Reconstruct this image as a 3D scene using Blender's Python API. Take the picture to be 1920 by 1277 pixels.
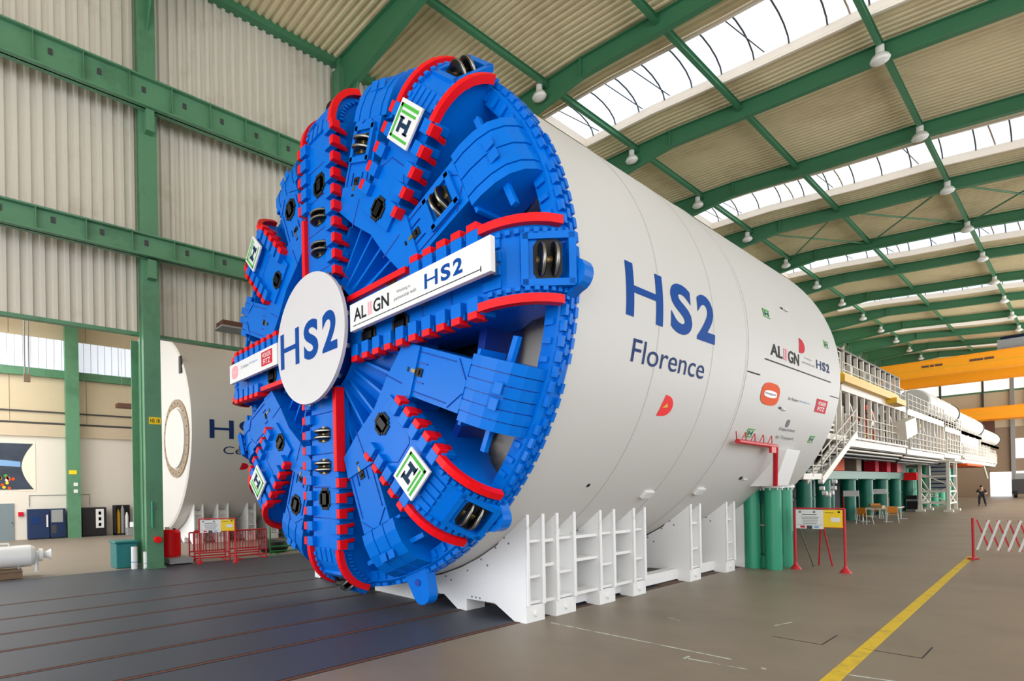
import bpy, bmesh, math, random
from math import pi, sin, cos, radians as R, sqrt, atan2
from mathutils import Vector, Matrix
random.seed(7)
S = bpy.context.scene
COL = S.collection
for o in list(bpy.data.objects): bpy.data.objects.remove(o)

# ------------------------------------------------------------------ camera
FPX, YAW, PIT, ROL, SX, SY = 1004.246, 0.94406, 0.003416, -0.018912, -294.141, 280.6
CAMH = 2.39
cd = bpy.data.cameras.new('camera'); cam = bpy.data.objects.new('camera', cd); COL.objects.link(cam)
cd.sensor_fit = 'HORIZONTAL'; cd.sensor_width = 36; cd.lens = FPX*36/1920
cd.shift_x = -SX/1920; cd.shift_y = SY/1920
cd.clip_start = 0.05; cd.clip_end = 500
Fw = Vector((-sin(YAW)*cos(PIT), cos(YAW)*cos(PIT), sin(PIT)))
r0 = Vector((cos(YAW), sin(YAW), 0)); u0 = r0.cross(Fw)
rv = r0*cos(ROL)+u0*sin(ROL); uv = -r0*sin(ROL)+u0*cos(ROL)
M = Matrix((rv, uv, -Fw)).transposed().to_4x4(); M.translation = Vector((0, 0, CAMH))
cam.matrix_world = M
S.camera = cam
S.view_settings.view_transform = 'Standard'; S.view_settings.look = 'None'
S.view_settings.gamma = 1; S.view_settings.use_curve_mapping = False
S.view_settings.exposure = -0.06

# ------------------------------------------------------------------ sky
w = bpy.data.worlds.new('sky'); S.world = w; w.use_nodes = True
nt = w.node_tree; nt.nodes.clear()
tc = nt.nodes.new('ShaderNodeTexCoord'); nz = nt.nodes.new('ShaderNodeTexNoise'); nz.inputs['Scale'].default_value = 3.0
cr = nt.nodes.new('ShaderNodeValToRGB'); cr.color_ramp.elements[0].position = .42; cr.color_ramp.elements[1].position = .55
cr.color_ramp.elements[0].color = (.72, .84, 1, 1); cr.color_ramp.elements[1].color = (1, 1, 1, 1)
bg = nt.nodes.new('ShaderNodeBackground'); bg.inputs[1].default_value = 1.6
ow = nt.nodes.new('ShaderNodeOutputWorld')
nt.links.new(tc.outputs['Generated'], nz.inputs['Vector']); nt.links.new(nz.outputs['Fac'], cr.inputs[0])
nt.links.new(cr.outputs[0], bg.inputs[0]); nt.links.new(bg.outputs[0], ow.inputs[0])

def area(name, loc, rot, sx, sy, power, col=(1, 1, 1)):
    l = bpy.data.lights.new(name, 'AREA'); l.shape = 'RECTANGLE'; l.size = sx; l.size_y = sy; l.energy = power; l.color = col
    o = bpy.data.objects.new(name, l); o.location = loc; o.rotation_euler = rot; COL.objects.link(o); return o
# unseen fill panels added to brighten the hall, the machine front and the side bay
area('fill_right', (13.6, 22, 8.5), (0, R(90), 0), 14, 70, 2750, (1, .985, .96))
area('fill_right_far', (13.6, 88, 8.5), (0, R(90), 0), 14, 55, 13500, (1, .985, .96))
area('fill_front', (-8, -15.6, 6.6), (R(90), 0, 0), 44, 12, 4300, (.96, .98, 1))
area('fill_side_bay', (-28, -3, 12.4), (0, 0, 0), 12, 10, 2000, (1, 1, 1))
area('fill_side_bay_far', (-28, 30, 12.4), (0, 0, 0), 12, 30, 3600, (1, 1, 1))

area('fill_side_bay_front', (-30, -15.4, 6.5), (R(90), 0, 0), 12, 10, 1700, (1, .99, .97))

# ------------------------------------------------------------------ materials
def lin(c):
    c = [x/255 for x in c]
    return tuple((x/12.92 if x <= .04045 else ((x+.055)/1.055)**2.4) for x in c)+(1,)
MATS = {}
def mat(name, rgb, rough=.5, metal=0., var=.06, scale=3., bump=0., spec=.5, coat=0., emit=0., dirt=None, dirt_scale=.6, dirt_lo=.5, dirt_hi=.7):
    m = bpy.data.materials.new(name); m.use_nodes = True; n = m.node_tree; N = n.nodes; Lk = n.links
    b = N['Principled BSDF']; b.inputs['Roughness'].default_value = rough; b.inputs['Metallic'].default_value = metal
    b.inputs['Specular IOR Level'].default_value = spec; b.inputs['Coat Weight'].default_value = coat
    c = lin(rgb); t = N.new('ShaderNodeTexCoord'); no = N.new('ShaderNodeTexNoise'); no.inputs['Scale'].default_value = scale; no.inputs['Detail'].default_value = 4
    Lk.new(t.outputs['Object'], no.inputs['Vector'])
    mx = N.new('ShaderNodeMix'); mx.data_type = 'RGBA'
    mx.inputs[6].default_value = tuple(x*(1-var) for x in c[:3])+(1,); mx.inputs[7].default_value = tuple(min(1, x*(1+var)) for x in c[:3])+(1,)
    Lk.new(no.outputs['Fac'], mx.inputs[0]); out = mx.outputs[2]
    if dirt:
        n2 = N.new('ShaderNodeTexNoise'); n2.inputs['Scale'].default_value = dirt_scale; n2.inputs['Detail'].default_value = 8; n2.inputs['Roughness'].default_value = .65
        Lk.new(t.outputs['Object'], n2.inputs['Vector'])
        r = N.new('ShaderNodeValToRGB'); r.color_ramp.elements[0].position = dirt_lo; r.color_ramp.elements[1].position = dirt_hi
        Lk.new(n2.outputs['Fac'], r.inputs[0])
        m2 = N.new('ShaderNodeMix'); m2.data_type = 'RGBA'; Lk.new(r.outputs[0], m2.inputs[0]); Lk.new(out, m2.inputs[6]); m2.inputs[7].default_value = lin(dirt); out = m2.outputs[2]
    Lk.new(out, b.inputs['Base Color'])
    if emit:
        Lk.new(out, b.inputs['Emission Color']); b.inputs['Emission Strength'].default_value = emit
    if bump:
        bp = N.new('ShaderNodeBump'); bp.inputs['Strength'].default_value = bump; bp.inputs['Distance'].default_value = .01
        n3 = N.new('ShaderNodeTexNoise'); n3.inputs['Scale'].default_value = scale*12; Lk.new(t.outputs['Object'], n3.inputs['Vector'])
        Lk.new(n3.outputs['Fac'], bp.inputs['Height']); Lk.new(bp.outputs[0], b.inputs['Normal'])
    MATS[name] = m; return m
mat('blue', (0, 110, 212), .3, var=.07, scale=1.2, coat=0, spec=.16)
mat('disc_white', (212, 209, 211), .4, var=.01)
mat('bay_band', (204, 186, 160), .6)
mat('cavity_shade', (10, 20, 44), .6)
mat('blue_dark', (0, 56, 160), .4, var=.12, scale=2)
mat('red', (240, 14, 24), .42, var=.05, spec=.25)
mat('black_steel', (22, 22, 24), .28, metal=.6, spec=.6)
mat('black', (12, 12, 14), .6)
mat('steel', (150, 148, 140), .3, metal=.9)
mat('brass', (150, 128, 80), .35, metal=.8)
mat('shield_white', (208, 206, 203), .5, var=.015, scale=.5, spec=.3)
mat('seam', (186, 183, 178), .5)
mat('white', (228, 228, 228), .4, var=.02)
mat('cradle_white', (240, 240, 240), .5, var=.02, dirt=(170, 160, 148), dirt_scale=2.2, dirt_lo=.62, dirt_hi=.78)
mat('inner_white', (250, 240, 226), .5, dirt=(160, 146, 130), dirt_scale=1.5)
mat('logo_blue', (0, 70, 150), .6, var=.02, spec=.12)
mat('logo_navy', (30, 56, 110), .6, var=.02, spec=.12)
mat('ink', (34, 36, 42), .6, spec=.12)
mat('ink_grey', (118, 120, 128), .6, spec=.12)
mat('pink', (240, 170, 180), .6, spec=.12)
mat('logo_green', (80, 180, 70), .6, spec=.12)
mat('logo_dkgreen', (20, 110, 80), .6, spec=.12)
mat('logo_dark', (24, 52, 80), .6, spec=.12)
mat('orange', (230, 84, 22), .6, spec=.12)
mat('crimson', (206, 30, 52), .6, spec=.12)
mat('sky_blue', (130, 170, 215), .6, spec=.12)
mat('green', (88, 138, 104), .42, var=.08, scale=1.5, dirt=(74, 118, 88), dirt_scale=1.)
mat('roof_green', (66, 126, 90), .42, var=.08, scale=1.5)
mat('wall_sheet', (216, 209, 196), .5, var=.03, scale=.4, dirt=(186, 172, 152), dirt_scale=.5, dirt_lo=.55, dirt_hi=.85)
mat('roof_sheet', (232, 216, 178), .55, var=.05, scale=.3, dirt=(206, 184, 146), dirt_scale=.4, dirt_lo=.5, dirt_hi=.8)
mat('tan_panel', (206, 190, 160), .6, var=.03)
mat('wall_white', (226, 218, 206), .6, var=.02)
mat('curb', (240, 226, 208), .6, var=.02)
mat('dark_brown', (96, 62, 48), .5)
mat('yellow_crane', (250, 162, 14), .42, var=.05)
mat('yellow', (246, 208, 20), .45)
mat('gold', (222, 172, 30), .45)
mat('teal', (44, 150, 116), .38, var=.05)
mat('teal_dark', (14, 112, 92), .42, var=.08)
mat('bin_teal', (16, 110, 112), .45)
mat('fence_red', (196, 26, 40), .45)
mat('fence_green', (26, 134, 60), .45)
mat('gantry_white', (224, 218, 206), .45, var=.04, scale=4)
mat('grating', (92, 88, 80), .6, metal=.4)
mat('grey', (150, 152, 152), .5, var=.05)
mat('dark_grey', (62, 62, 64), .6)
mat('machine_blue', (20, 44, 84), .3, var=.3, scale=1.5)
mat('door_grey', (120, 134, 140), .5)
mat('far_brown', (150, 130, 108), .6, var=.05)
mat('window_light', (232, 240, 255), .4, emit=.62, var=.01)
mat('outside_light', (250, 246, 240), .5, emit=.85, var=.03)
mat('lamp_white', (232, 230, 224), .3)
mat('wood', (170, 128, 76), .55, var=.15, scale=6)
mat('chair_orange', (226, 140, 36), .45)
mat('cloth_dark', (40, 42, 50), .8)
mat('skin', (196, 150, 124), .6)
mat('pallet', (120, 98, 78), .8, var=.2, scale=5)
mat('line_yellow', (226, 190, 30), .6, dirt=(170, 146, 60), dirt_scale=3, dirt_lo=.5, dirt_hi=.75)
mat('line_white', (196, 200, 192), .6, dirt=(130, 126, 116), dirt_scale=4, dirt_lo=.45, dirt_hi=.6)
mat('groove', (38, 32, 30), .7)
mat('rust', (110, 60, 40), .8)
mat('poster', (52, 62, 78), .4, var=.7, scale=1.4)
mat('floor_warm_light', (136, 122, 104), .42, var=.07, scale=.5, bump=.05, dirt=(120, 107, 92), dirt_scale=.35, dirt_lo=.45, dirt_hi=.7)
mat('floor_cool_light', (64, 68, 80), .5, var=.09, scale=.5, bump=.05, dirt=(63, 66, 75), dirt_scale=.4, dirt_lo=.45, dirt_hi=.7)
mat('floor_bay', (136, 124, 112), .5, var=.06, scale=.4)
# translucent roof-light sheet
gm = bpy.data.materials.new('roof_glazing'); gm.use_nodes = True; g = gm.node_tree; g.nodes.clear()
go = g.nodes.new('ShaderNodeOutputMaterial'); gt = g.nodes.new('ShaderNodeBsdfTransparent'); gl = g.nodes.new('ShaderNodeBsdfTranslucent'); gx = g.nodes.new('ShaderNodeMixShader')
gt.inputs[0].default_value = (.97, .98, 1, 1); gl.inputs[0].default_value = (.95, .96, 1, 1)
gn = g.nodes.new('ShaderNodeTexNoise'); gn.inputs['Scale'].default_value = 2.; gr = g.nodes.new('ShaderNodeMapRange'); gr.inputs[3].default_value = .05; gr.inputs[4].default_value = .3
g.links.new(gn.outputs['Fac'], gr.inputs[0]); g.links.new(gr.outputs[0], gx.inputs[0])
g.links.new(gt.outputs[0], gx.inputs[1]); g.links.new(gl.outputs[0], gx.inputs[2]); g.links.new(gx.outputs[0], go.inputs[0]); MATS['roof_glazing'] = gm

# ------------------------------------------------------------------ mesh builder
ORG = {}
def V(*a): return Vector(a)
class MB:
    def __init__(s): s.v = []; s.f = []; s.m = []; s.sm = []
    def add(s, vs, fs, m, smooth=False):
        n = len(s.v); s.v += [Vector(p) for p in vs]
        for f in fs: s.f.append([i+n for i in f]); s.m.append(m); s.sm.append(smooth)
        return s
    def box(s, x0, x1, y0, y1, z0, z1, m):
        p = [(x, y, z) for z in (z0, z1) for y in (y0, y1) for x in (x0, x1)]
        return s.add(p, [(0, 2, 3, 1), (4, 5, 7, 6), (0, 1, 5, 4), (2, 6, 7, 3), (0, 4, 6, 2), (1, 3, 7, 5)], m)
    def cb(s, c, d, m): return s.box(c[0]-d[0]/2, c[0]+d[0]/2, c[1]-d[1]/2, c[1]+d[1]/2, c[2]-d[2]/2, c[2]+d[2]/2, m)
    def obox(s, c, a, b, d, m):          # centre and three half axes
        c, a, b, d = map(Vector, (c, a, b, d))
        p = [c+a*i+b*j+d*k for k in (-1, 1) for j in (-1, 1) for i in (-1, 1)]
        return s.add(p, [(0, 2, 3, 1), (4, 5, 7, 6), (0, 1, 5, 4), (2, 6, 7, 3), (0, 4, 6, 2), (1, 3, 7, 5)], m)
    def prism(s, poly, off, m, smooth=False):
        poly = [Vector(p) for p in poly]; off = Vector(off); n = len(poly)
        s.add(poly, [tuple(range(n))], m); s.add([p+off for p in poly], [tuple(range(n-1, -1, -1))], m)
        s.add(poly+[p+off for p in poly], [(i, i+n, (i+1) % n+n, (i+1) % n) for i in range(n)], m, smooth)
        return s
    def beam(s, p, q, w, h, m, up=(0, 0, 1)):
        p, q = Vector(p), Vector(q); d = (q-p); l = d.length; d.normalize(); up = Vector(up)
        a = d.cross(up)
        if a.length < 1e-3: a = d.cross(Vector((1, 0, 0)))
        a.normalize(); b = a.cross(d)
        return s.obox((p+q)/2, d*l/2, a*w/2, b*h/2, m)
    def tube(s, p, q, r, m, n=12, r2=None, caps=True):
        p, q = Vector(p), Vector(q); d = (q-p).normalized(); a = d.orthogonal().normalized(); b = d.cross(a); r2 = r if r2 is None else r2
        A = [p+(a*cos(2*pi*i/n)+b*sin(2*pi*i/n))*r for i in range(n)]; B = [q+(a*cos(2*pi*i/n)+b*sin(2*pi*i/n))*r2 for i in range(n)]
        s.add(A+B, [(i, (i+1) % n, (i+1) % n+n, i+n) for i in range(n)], m, True)
        if caps: s.add(A, [tuple(range(n-1, -1, -1))], m); s.add(B, [tuple(range(n))], m)
        return s
    def path(s, pts, r, m, n=8):
        for a, b in zip(pts, pts[1:]): s.tube(a, b, r, m, n)
        return s
    def lathe(s, prof, o, ax, m, n=48, smooth=True, closed=False):   # prof: (radius, along axis)
        o, ax = Vector(o), Vector(ax).normalized(); a = ax.orthogonal().normalized(); b = ax.cross(a)
        if closed: prof = prof+[prof[0]]
        for (ra, ha), (rb, hb) in zip(prof, prof[1:]):
            vs = []
            for i in range(n):
                e = a*cos(2*pi*i/n)+b*sin(2*pi*i/n); vs += [o+e*ra+ax*ha, o+e*rb+ax*hb]
            s.add(vs, [(2*i, 2*((i+1) % n), 2*((i+1) % n)+1, 2*i+1) for i in range(n)], m, smooth)
        return s
    def ibeam(s, p, q, w, h, t, m, up=(0, 0, 1)):
        p, q, up = Vector(p), Vector(q), Vector(up); d = (q-p).normalized(); a = d.cross(up).normalized(); b = a.cross(d)
        s.beam(p, q, t, h, m, up); s.beam(p+b*(h/2-t/2), q+b*(h/2-t/2), w, t, m, up); s.beam(p-b*(h/2-t/2), q-b*(h/2-t/2), w, t, m, up)
        return s
    def build(s, name, parent=None, at=None, bevel=0, fix=True):
        me = bpy.data.meshes.new(name); o = bpy.data.objects.new(name, me); COL.objects.link(o)
        if parent is not None: org = ORG[parent]; o.parent = parent
        else:
            if at is None:
                xs = [p.x for p in s.v]; ys = [p.y for p in s.v]; zs = [p.z for p in s.v]
                at = ((min(xs)+max(xs))/2, (min(ys)+max(ys))/2, min(zs))
            org = Vector(at); o.location = org
        ORG[o] = org
        me.from_pydata([tuple(p-org) for p in s.v], [], s.f)
        names = []
        for k in s.m:
            if k not in names: names.append(k)
        for k in names: me.materials.append(MATS[k])
        me.polygons.foreach_set('material_index', [names.index(k) for k in s.m]); me.polygons.foreach_set('use_smooth', s.sm)
        if fix:
            bm = bmesh.new(); bm.from_mesh(me); bmesh.ops.recalc_face_normals(bm, faces=bm.faces); bm.to_mesh(me); bm.free()
        me.update()
        if bevel:
            b = o.modifiers.new('bevel', 'BEVEL'); b.width = bevel; b.segments = 2; b.limit_method = 'ANGLE'; b.angle_limit = R(50)
        return o
def tag(o, label, cat, group=None, kind=None):
    o['label'] = label; o['category'] = cat
    if group: o['group'] = group
    if kind: o['kind'] = kind
    return o
def struct(o): o['kind'] = 'structure'; return o
def thing(name, loc, label, cat, group=None):
    o = bpy.data.objects.new(name, None); COL.objects.link(o); o.location = loc; o.empty_display_size = .2; ORG[o] = Vector(loc)
    return tag(o, label, cat, group)
CH = {}
def kids(o): return [c for c in bpy.data.objects if c.parent == o]
def clone(o, loc, label=None, parent=None, tree=None):
    if tree is None:
        tree = {}
        for c in bpy.data.objects:
            if c.parent: tree.setdefault(c.parent, []).append(c)
    c = o.copy(); COL.objects.link(c)
    if parent is None: c.location = loc; ORG[c] = Vector(loc)
    else: c.parent = parent
    if label: c['label'] = label
    for k in tree.get(o, []): clone(k, None, None, c, tree)
    return c

# text as flat geometry -------------------------------------------------
def text_geo(txt, size=1., offset=0., space=1.):
    cu = bpy.data.curves.new('t', 'FONT'); cu.body = txt; cu.size = size; cu.offset = offset; cu.space_character = space; cu.resolution_u = 6
    ob = bpy.data.objects.new('t', cu); COL.objects.link(ob); bpy.context.view_layer.update()
    me = ob.evaluated_get(bpy.context.evaluated_depsgraph_get()).to_mesh()
    bm = bmesh.new(); bm.from_mesh(me); ob.evaluated_get(bpy.context.evaluated_depsgraph_get()).to_mesh_clear()
    bpy.data.objects.remove(ob); bpy.data.curves.remove(cu)
    return bm
def bm_geo(bm, cuts=None):
    if cuts:
        ys = [v.co.y for v in bm.verts]; y = min(ys)+cuts
        while y < max(ys):
            bmesh.ops.bisect_plane(bm, geom=bm.verts[:]+bm.edges[:]+bm.faces[:], plane_co=(0, y, 0), plane_no=(0, 1, 0)); y += cuts
    bm.verts.index_update()
    r = ([(v.co.x, v.co.y) for v in bm.verts], [[v.index for v in f.verts] for f in bm.faces]); bm.free(); return r
def poly_bm(polys):
    bm = bmesh.new()
    for p in polys: bm.faces.new([bm.verts.new((x, y, 0)) for x, y in p])
    return bm
def fit(geo, x0, x1, y0, y1):           # stretch 2-d geometry into a rectangle
    vs, fs = geo; xs = [p[0] for p in vs]; ys = [p[1] for p in vs]; a, b, c, d = min(xs), max(xs), min(ys), max(ys)
    return [((x-a)/(b-a)*(x1-x0)+x0, (y-c)/(d-c)*(y1-y0)+y0) for x, y in vs], fs
def put(mb, geo, fn, m): mb.add([fn(x, y) for x, y in geo[0]], geo[1], m)
def T(txt, x0, x1, y0, y1, off=0., cuts=None): return fit(bm_geo(text_geo(txt, 1, off), cuts), x0, x1, y0, y1)
def rect(x0, x1, y0, y1, cuts=None): return bm_geo(poly_bm([[(x0, y0), (x1, y0), (x1, y1), (x0, y1)]]), cuts)
def hs2(mb, fn, x0, x1, y0, y1, m, cuts=None):   # the H with its long bar, the S and the 2
    W = x1-x0; Hh = y1-y0; t = .165*Hh
    hx = x0+W*.365; tx = .2*(hx-x0)
    for g in (rect(x0, x0+tx, y0, y1, cuts), rect(hx-tx, hx, y0, y1, cuts), rect(x0+tx, hx-tx, y0+.45*Hh, y0+.45*Hh+t*.8, None),
              T('S', x0+W*.45, x0+W*.70, y0-.02*Hh, y1+.02*Hh, .035, cuts), T('2', x0+W*.765, x1, y0, y1+.02*Hh, .035, cuts)):
        put(mb, g, fn, m)

# ================================================================== the setting
XW = -18.95; YE = 120.
ztab = [(-40, 21.), (-18.8, 20.7), (-12.3, 20.3), (-8, 19.75), (-4.5, 19.4), (0, 18.7), (6, 17.85), (14, 16.7)]
def zt(x):
    for (a, b), (c, d) in zip(ztab, ztab[1:]):
        if x <= c: return b+(d-b)*(x-a)/(c-a)
    return ztab[-1][1]
# floor: cool light painted into the rail field, warm into the rest; side bay
m = MB(); m.box(-6.15, 14, -16, YE+30, -.3, 0, 'floor_warm_light'); m.box(-18.6, -6.15, -16, 13.5, -.3, 0, 'floor_cool_light'); m.box(-18.6, -6.15, 13.5, YE, -.3, 0, 'floor_warm_light'); m.box(-37, -18.6, -16, YE, -.3, 0, 'floor_bay')
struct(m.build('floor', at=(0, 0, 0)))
for i, x in enumerate((-6.1, -7.45, -8.6, -10.05, -11.33, -12.7, -14.4)):
    ye = 19.5 if i == 0 else 14
    m = MB(); m.box(x-.055, x-.03, -14, ye, 0, .004, 'groove'); m.box(x+.03, x+.055, -14, ye, 0, .004, 'groove'); m.box(x-.03, x+.03, -14, ye, 0, .002, 'rust')
    tag(m.build('floor_rail'), ['rusty rail groove in the floor nearest the camera, passing under the white cradle feet', 'rusty double rail groove in the grey floor, second from the camera', 'rusty rail groove in the grey floor, third from the camera', 'thin dark rail groove in the grey floor, fourth from the camera', 'thin dark rail groove in the grey floor, fifth from the camera', 'thin dark rail groove in the grey floor, sixth from the camera', 'faint dark rail groove in the grey floor, nearest the green column'][i], 'rail', 'rail grooves let into the floor')
# corrugated sheet wall above the opening to the side bay
def corr(a0, a1, pitch, d):
    pts = []; y = a0
    while y < a1:
        pts += [(y, 0), (y+pitch*.42, 0), (y+pitch*.54, d), (y+pitch*.88, d)]; y += pitch
    return pts
m = MB(); pr_ = corr(-12, YE, .335, .1)
for (ya, da), (yb, db) in zip(pr_, pr_[1:]): m.add([(XW+da, ya, 7.93), (XW+db, yb, 7.93), (XW+db, yb, 20.95), (XW+da, ya, 20.95)], [(0, 1, 2, 3)], 'wall_sheet')
m.box(XW-.12, XW-.06, -12, YE, 7.9, 21, 'wall_sheet'); m.box(XW-.12, XW+.1, -12, YE, 7.82, 7.93, 'green')
struct(m.build('wall_left', fix=False))
# roof sheeting with the roof-light openings
XS = [-19.05, -15.6, -12.3, -8, -4.5, 0, 6, 14]
SK = [(23.1+16*k, 26.9+16*k) for k in range(6)]
m = MB(); pr_ = corr(-12, YE, .32, .09)
for (ya, da), (yb, db) in zip(pr_, pr_[1:]):
    mid = (ya+yb)/2; op = any(a < mid < b for a, b in SK)
    for xa, xb in zip(XS, XS[1:]):
        if op and xa >= -15.7 and xb <= 6.1: continue
        m.add([(xa, ya, zt(xa)+.22-da), (xb, ya, zt(xb)+.22-da), (xb, yb, zt(xb)+.22-db), (xa, yb, zt(xa)+.22-db)], [(0, 1, 2, 3)], 'roof_sheet')
struct(m.build('ceiling', fix=False))
# side-bay ceiling
m = MB(); m.box(-37, XW-.1, -16, YE, 13.3, 13.5, 'tan_panel'); struct(m.build('ceiling_side_bay'))
# side-bay wall with window band
XB = -36.3
m = MB(); m.box(XB-.2, XB, -16, YE, 0, 6.0, 'wall_white'); m.box(XB-.2, XB-.02, -16, YE, 6.0, 9.8, 'tan_panel'); m.box(XB-.2, XB-.02, -16, YE, 11.85, 13.4, 'tan_panel')
for y in range(-14, 120, 4): m.box(XB-.02, XB-.01, y, y+.03, 6.9, 9.6, 'dirt' if False else 'far_brown'); m.box(XB-.02, XB-.01, y, y+.03, 11.9, 13.3, 'far_brown')
m.box(XB-.04, XB+.06, -16, YE, 6.75, 6.84, 'dark_grey'); m.box(XB-.04, XB+.06, -16, YE, 7.42, 7.5, 'dark_grey')
m.box(XB, XB+.14, -16, YE, 6.0, 6.7, 'bay_band')
struct(m.build('wall_side_bay'))
nwin = 0
for y0 in range(-12, 76, 8):
    nwin += 1
    m = MB(); m.box(XB-.16, XB-.1, y0-2.9, y0+4.9, 9.95, 11.85, 'window_light')
    for k in range(20): m.box(XB-.1, XB-.085, y0-2.9+.4*k, y0-2.88+.4*k, 9.95, 11.85, 'grey')
    struct(m.build('window_%d' % nwin))
m = MB(); m.box(XB-.05, XB+.25, -16, YE, 9.5, 9.97, 'green'); struct(m.build('trim_1'))
# columns of the side bay wall
SIDEL = ['green steel column on the side bay wall beside the round-cut poster', 'green steel column on the side bay wall behind the far white shield']
for i, y in enumerate((5.1, 13.2, -3.2, 21.2)):
    m = MB(); m.box(-36.2, -35.3, y-.3, y+.3, 0, 13.3, 'green'); m.box(-35.34, -35.28, y-.36, y+.36, 0, 13.3, 'green')
    o = m.build('steel_column')
    tag(o, (SIDEL+['green steel column on the side bay wall left of the poster', 'green steel column on the side bay wall hidden behind the far white shield'])[i], 'column', 'green columns of the side bay')
    if i == 0:
        p = MB(); p.box(-35.28, -35.26, y-.26, y+.16, 3.75, 3.98, 'yellow'); p.build('number_plate', o)
        for z in (2.65, 3.05): p = MB(); p.box(-35.28, -35.24, y-.02, y+.2, z, z+.2, 'white'); p.build('notice', o)
# main columns of the hall
for i, y in enumerate([5+8*k for k in range(-1, 15)]):
    m = MB()
    m.box(-18.72, -18.66, y-.26, y+.26, 0, 20.2, 'green'); m.box(-18.7, -18.2, y-.03, y+.03, 0, 1, 'green')
    m.box(-18.66, -18.2, y-.22, y+.22, 0, 20.2, 'green'); m.box(-18.24, -18.18, y-.27, y+.27, 0, 20.2, 'green')
    m.box(-19.9, -18.7, y-.03, y+.03, 0, 7.9, 'green'); m.box(-19.96, -19.9, y-.25, y+.25, 0, 7.9, 'green')
    m.box(-18.2, -17.9, y-.13, y+.13, 14.3, 15.0, 'green'); m.box(-18.2, -17.95, y-.13, y+.13, 9.5, 10.1, 'green')
    m.box(-18.75, -18.1, y-.32, y+.32, 0, .04, 'green')
    lab = {0: 'green steel hall column nearest the camera at the left edge', 1: 'tall green steel hall column beside the teal bin, with a yellow number plate', 2: 'green steel hall column whose top shows just left of the blue cutterhead'}.get(i, 'green steel hall column hidden behind the large machine')
    o = m.build('steel_column'); tag(o, lab, 'column', 'green columns of the hall' if i < 3 else 'green hall columns behind the machine')
    if i == 1:
        p = MB(); p.box(-18.18, -18.165, y-.14, y+.24, 4.75, 4.98, 'yellow')
        g = T('H5 18', y-.1, y+.2, 4.8, 4.93, .02); put(p, g, lambda a, b: (-18.16, a, b), 'ink'); p.build('number_plate', o, fix=False)
        p = MB(); p.tube((-18.17, y+.05, .95), (-17.98, y+.05, .95), .11, 'red'); p.tube((-18.17, y-.05, 2.0), (-18.1, y-.05, 2.0), .05, 'steel'); p.build('emergency_button', o)
        p = MB(); p.tube((-18.12, y-.1, 1.35), (-18.12, y-.1, 2.2), .035, 'teal'); p.build('conduit', o)
# crane rails on the wall
for i, (z0, z1, hh) in enumerate(((15.02, 15.98, 'upper'), (10.15, 10.86, 'lower'))):
    m = MB(); zc = (z0+z1)/2; m.ibeam((-17.98, -12, zc), (-17.98, YE, zc), .34, z1-z0, .05, 'green')
    m.box(-17.99, -17.93, -12, YE, z1, z1+.06, 'grey')
    for k in range(100):
        y = -11.6+1.33*k; m.box(-17.95, -17.82, y, y+.02, z0+.03, z1-.03, 'green')
        m.box(-17.96, -17.93, y+.4, y+.52, zc-.1+.1, zc+.18, 'dark_grey')
    tag(m.build('crane_rail'), '%s long green crane rail beam along the corrugated wall' % hh, 'beam', 'crane rails on the left wall')
# eaves gutter beam
m = MB(); m.box(-18.9, -18.6, -12, YE, 20.55, 20.85, 'roof_green'); tag(m.build('eaves_beam'), 'dark green eaves beam where corrugated wall meets the ceiling', 'beam')
# rafters
RL = {}
for k in range(1, 15):
    y = 5+8*k-8; m = MB(); bot = [(-18.7, 18.9), (-12.3, 19.5), (-8, 19.05), (-4.5, 18.72), (0, 18.05), (6, 17.2), (14, 16.1)]
    xs = sorted(set([b[0] for b in bot]))
    for (xa, za), (xb, zb) in zip(bot, bot[1:]):
        ta, tb = zt(xa)-.02, zt(xb)-.02
        m.add([(xa, y, za), (xb, y, zb), (xb, y, tb), (xa, y, ta)], [(0, 1, 2, 3)], 'roof_green')
        m.add([(xa, y+.02, za), (xb, y+.02, zb), (xb, y+.02, tb), (xa, y+.02, ta)], [(3, 2, 1, 0)], 'roof_green')
        for z0, z1 in ((za, zb), (ta, tb)): m.beam((xa, y, z0), (xb, y, z1), .3, .04, 'roof_green')
    m.box(-12.34, -12.28, y-.15, y+.15, 19.5, zt(-12.3), 'roof_green')
    m.box(-18.5, -18.3, y-.16, y+.16, 18, 20.6, 'roof_green')
    m.prism([(-18.6, y-.02, 19.0), (-18.6, y-.02, 17.2), (-17.2, y-.02, 18.95)], (0, .04, 0), 'roof_green')
    lab = {1: 'green roof rafter nearest the camera, above the tall column', 2: 'green roof rafter rising behind the top left of the cutterhead', 3: 'green roof rafter in front of the nearest roof light', 4: 'green roof rafter just beyond the nearest roof light', 5: 'green roof rafter in front of the second roof light', 6: 'green roof rafter just beyond the second roof light', 7: 'green roof rafter in front of the third roof light', 8: 'green roof rafter just beyond the third roof light'}.get(k, 'green roof rafter far down the hall, %d rafters short of the far wall' % (14-k))
    tag(m.build('roof_rafter', fix=False), lab, 'beam', 'green roof rafters')
# purlin ties
for i, x in enumerate((-13.9, -9.3, -4.6, -.1)):
    m = MB(); m.ibeam((x, 5, zt(x)-.22), (x, YE, zt(x)-.22), .16, .26, .02, 'roof_green')
    tag(m.build('roof_tie'), 'slim green roof tie, %s' % ['first from the left wall and carrying lamps', 'second from the left wall', 'third from the left wall and carrying lamps', 'fourth from the left wall'][i], 'beam', 'long roof ties')
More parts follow.
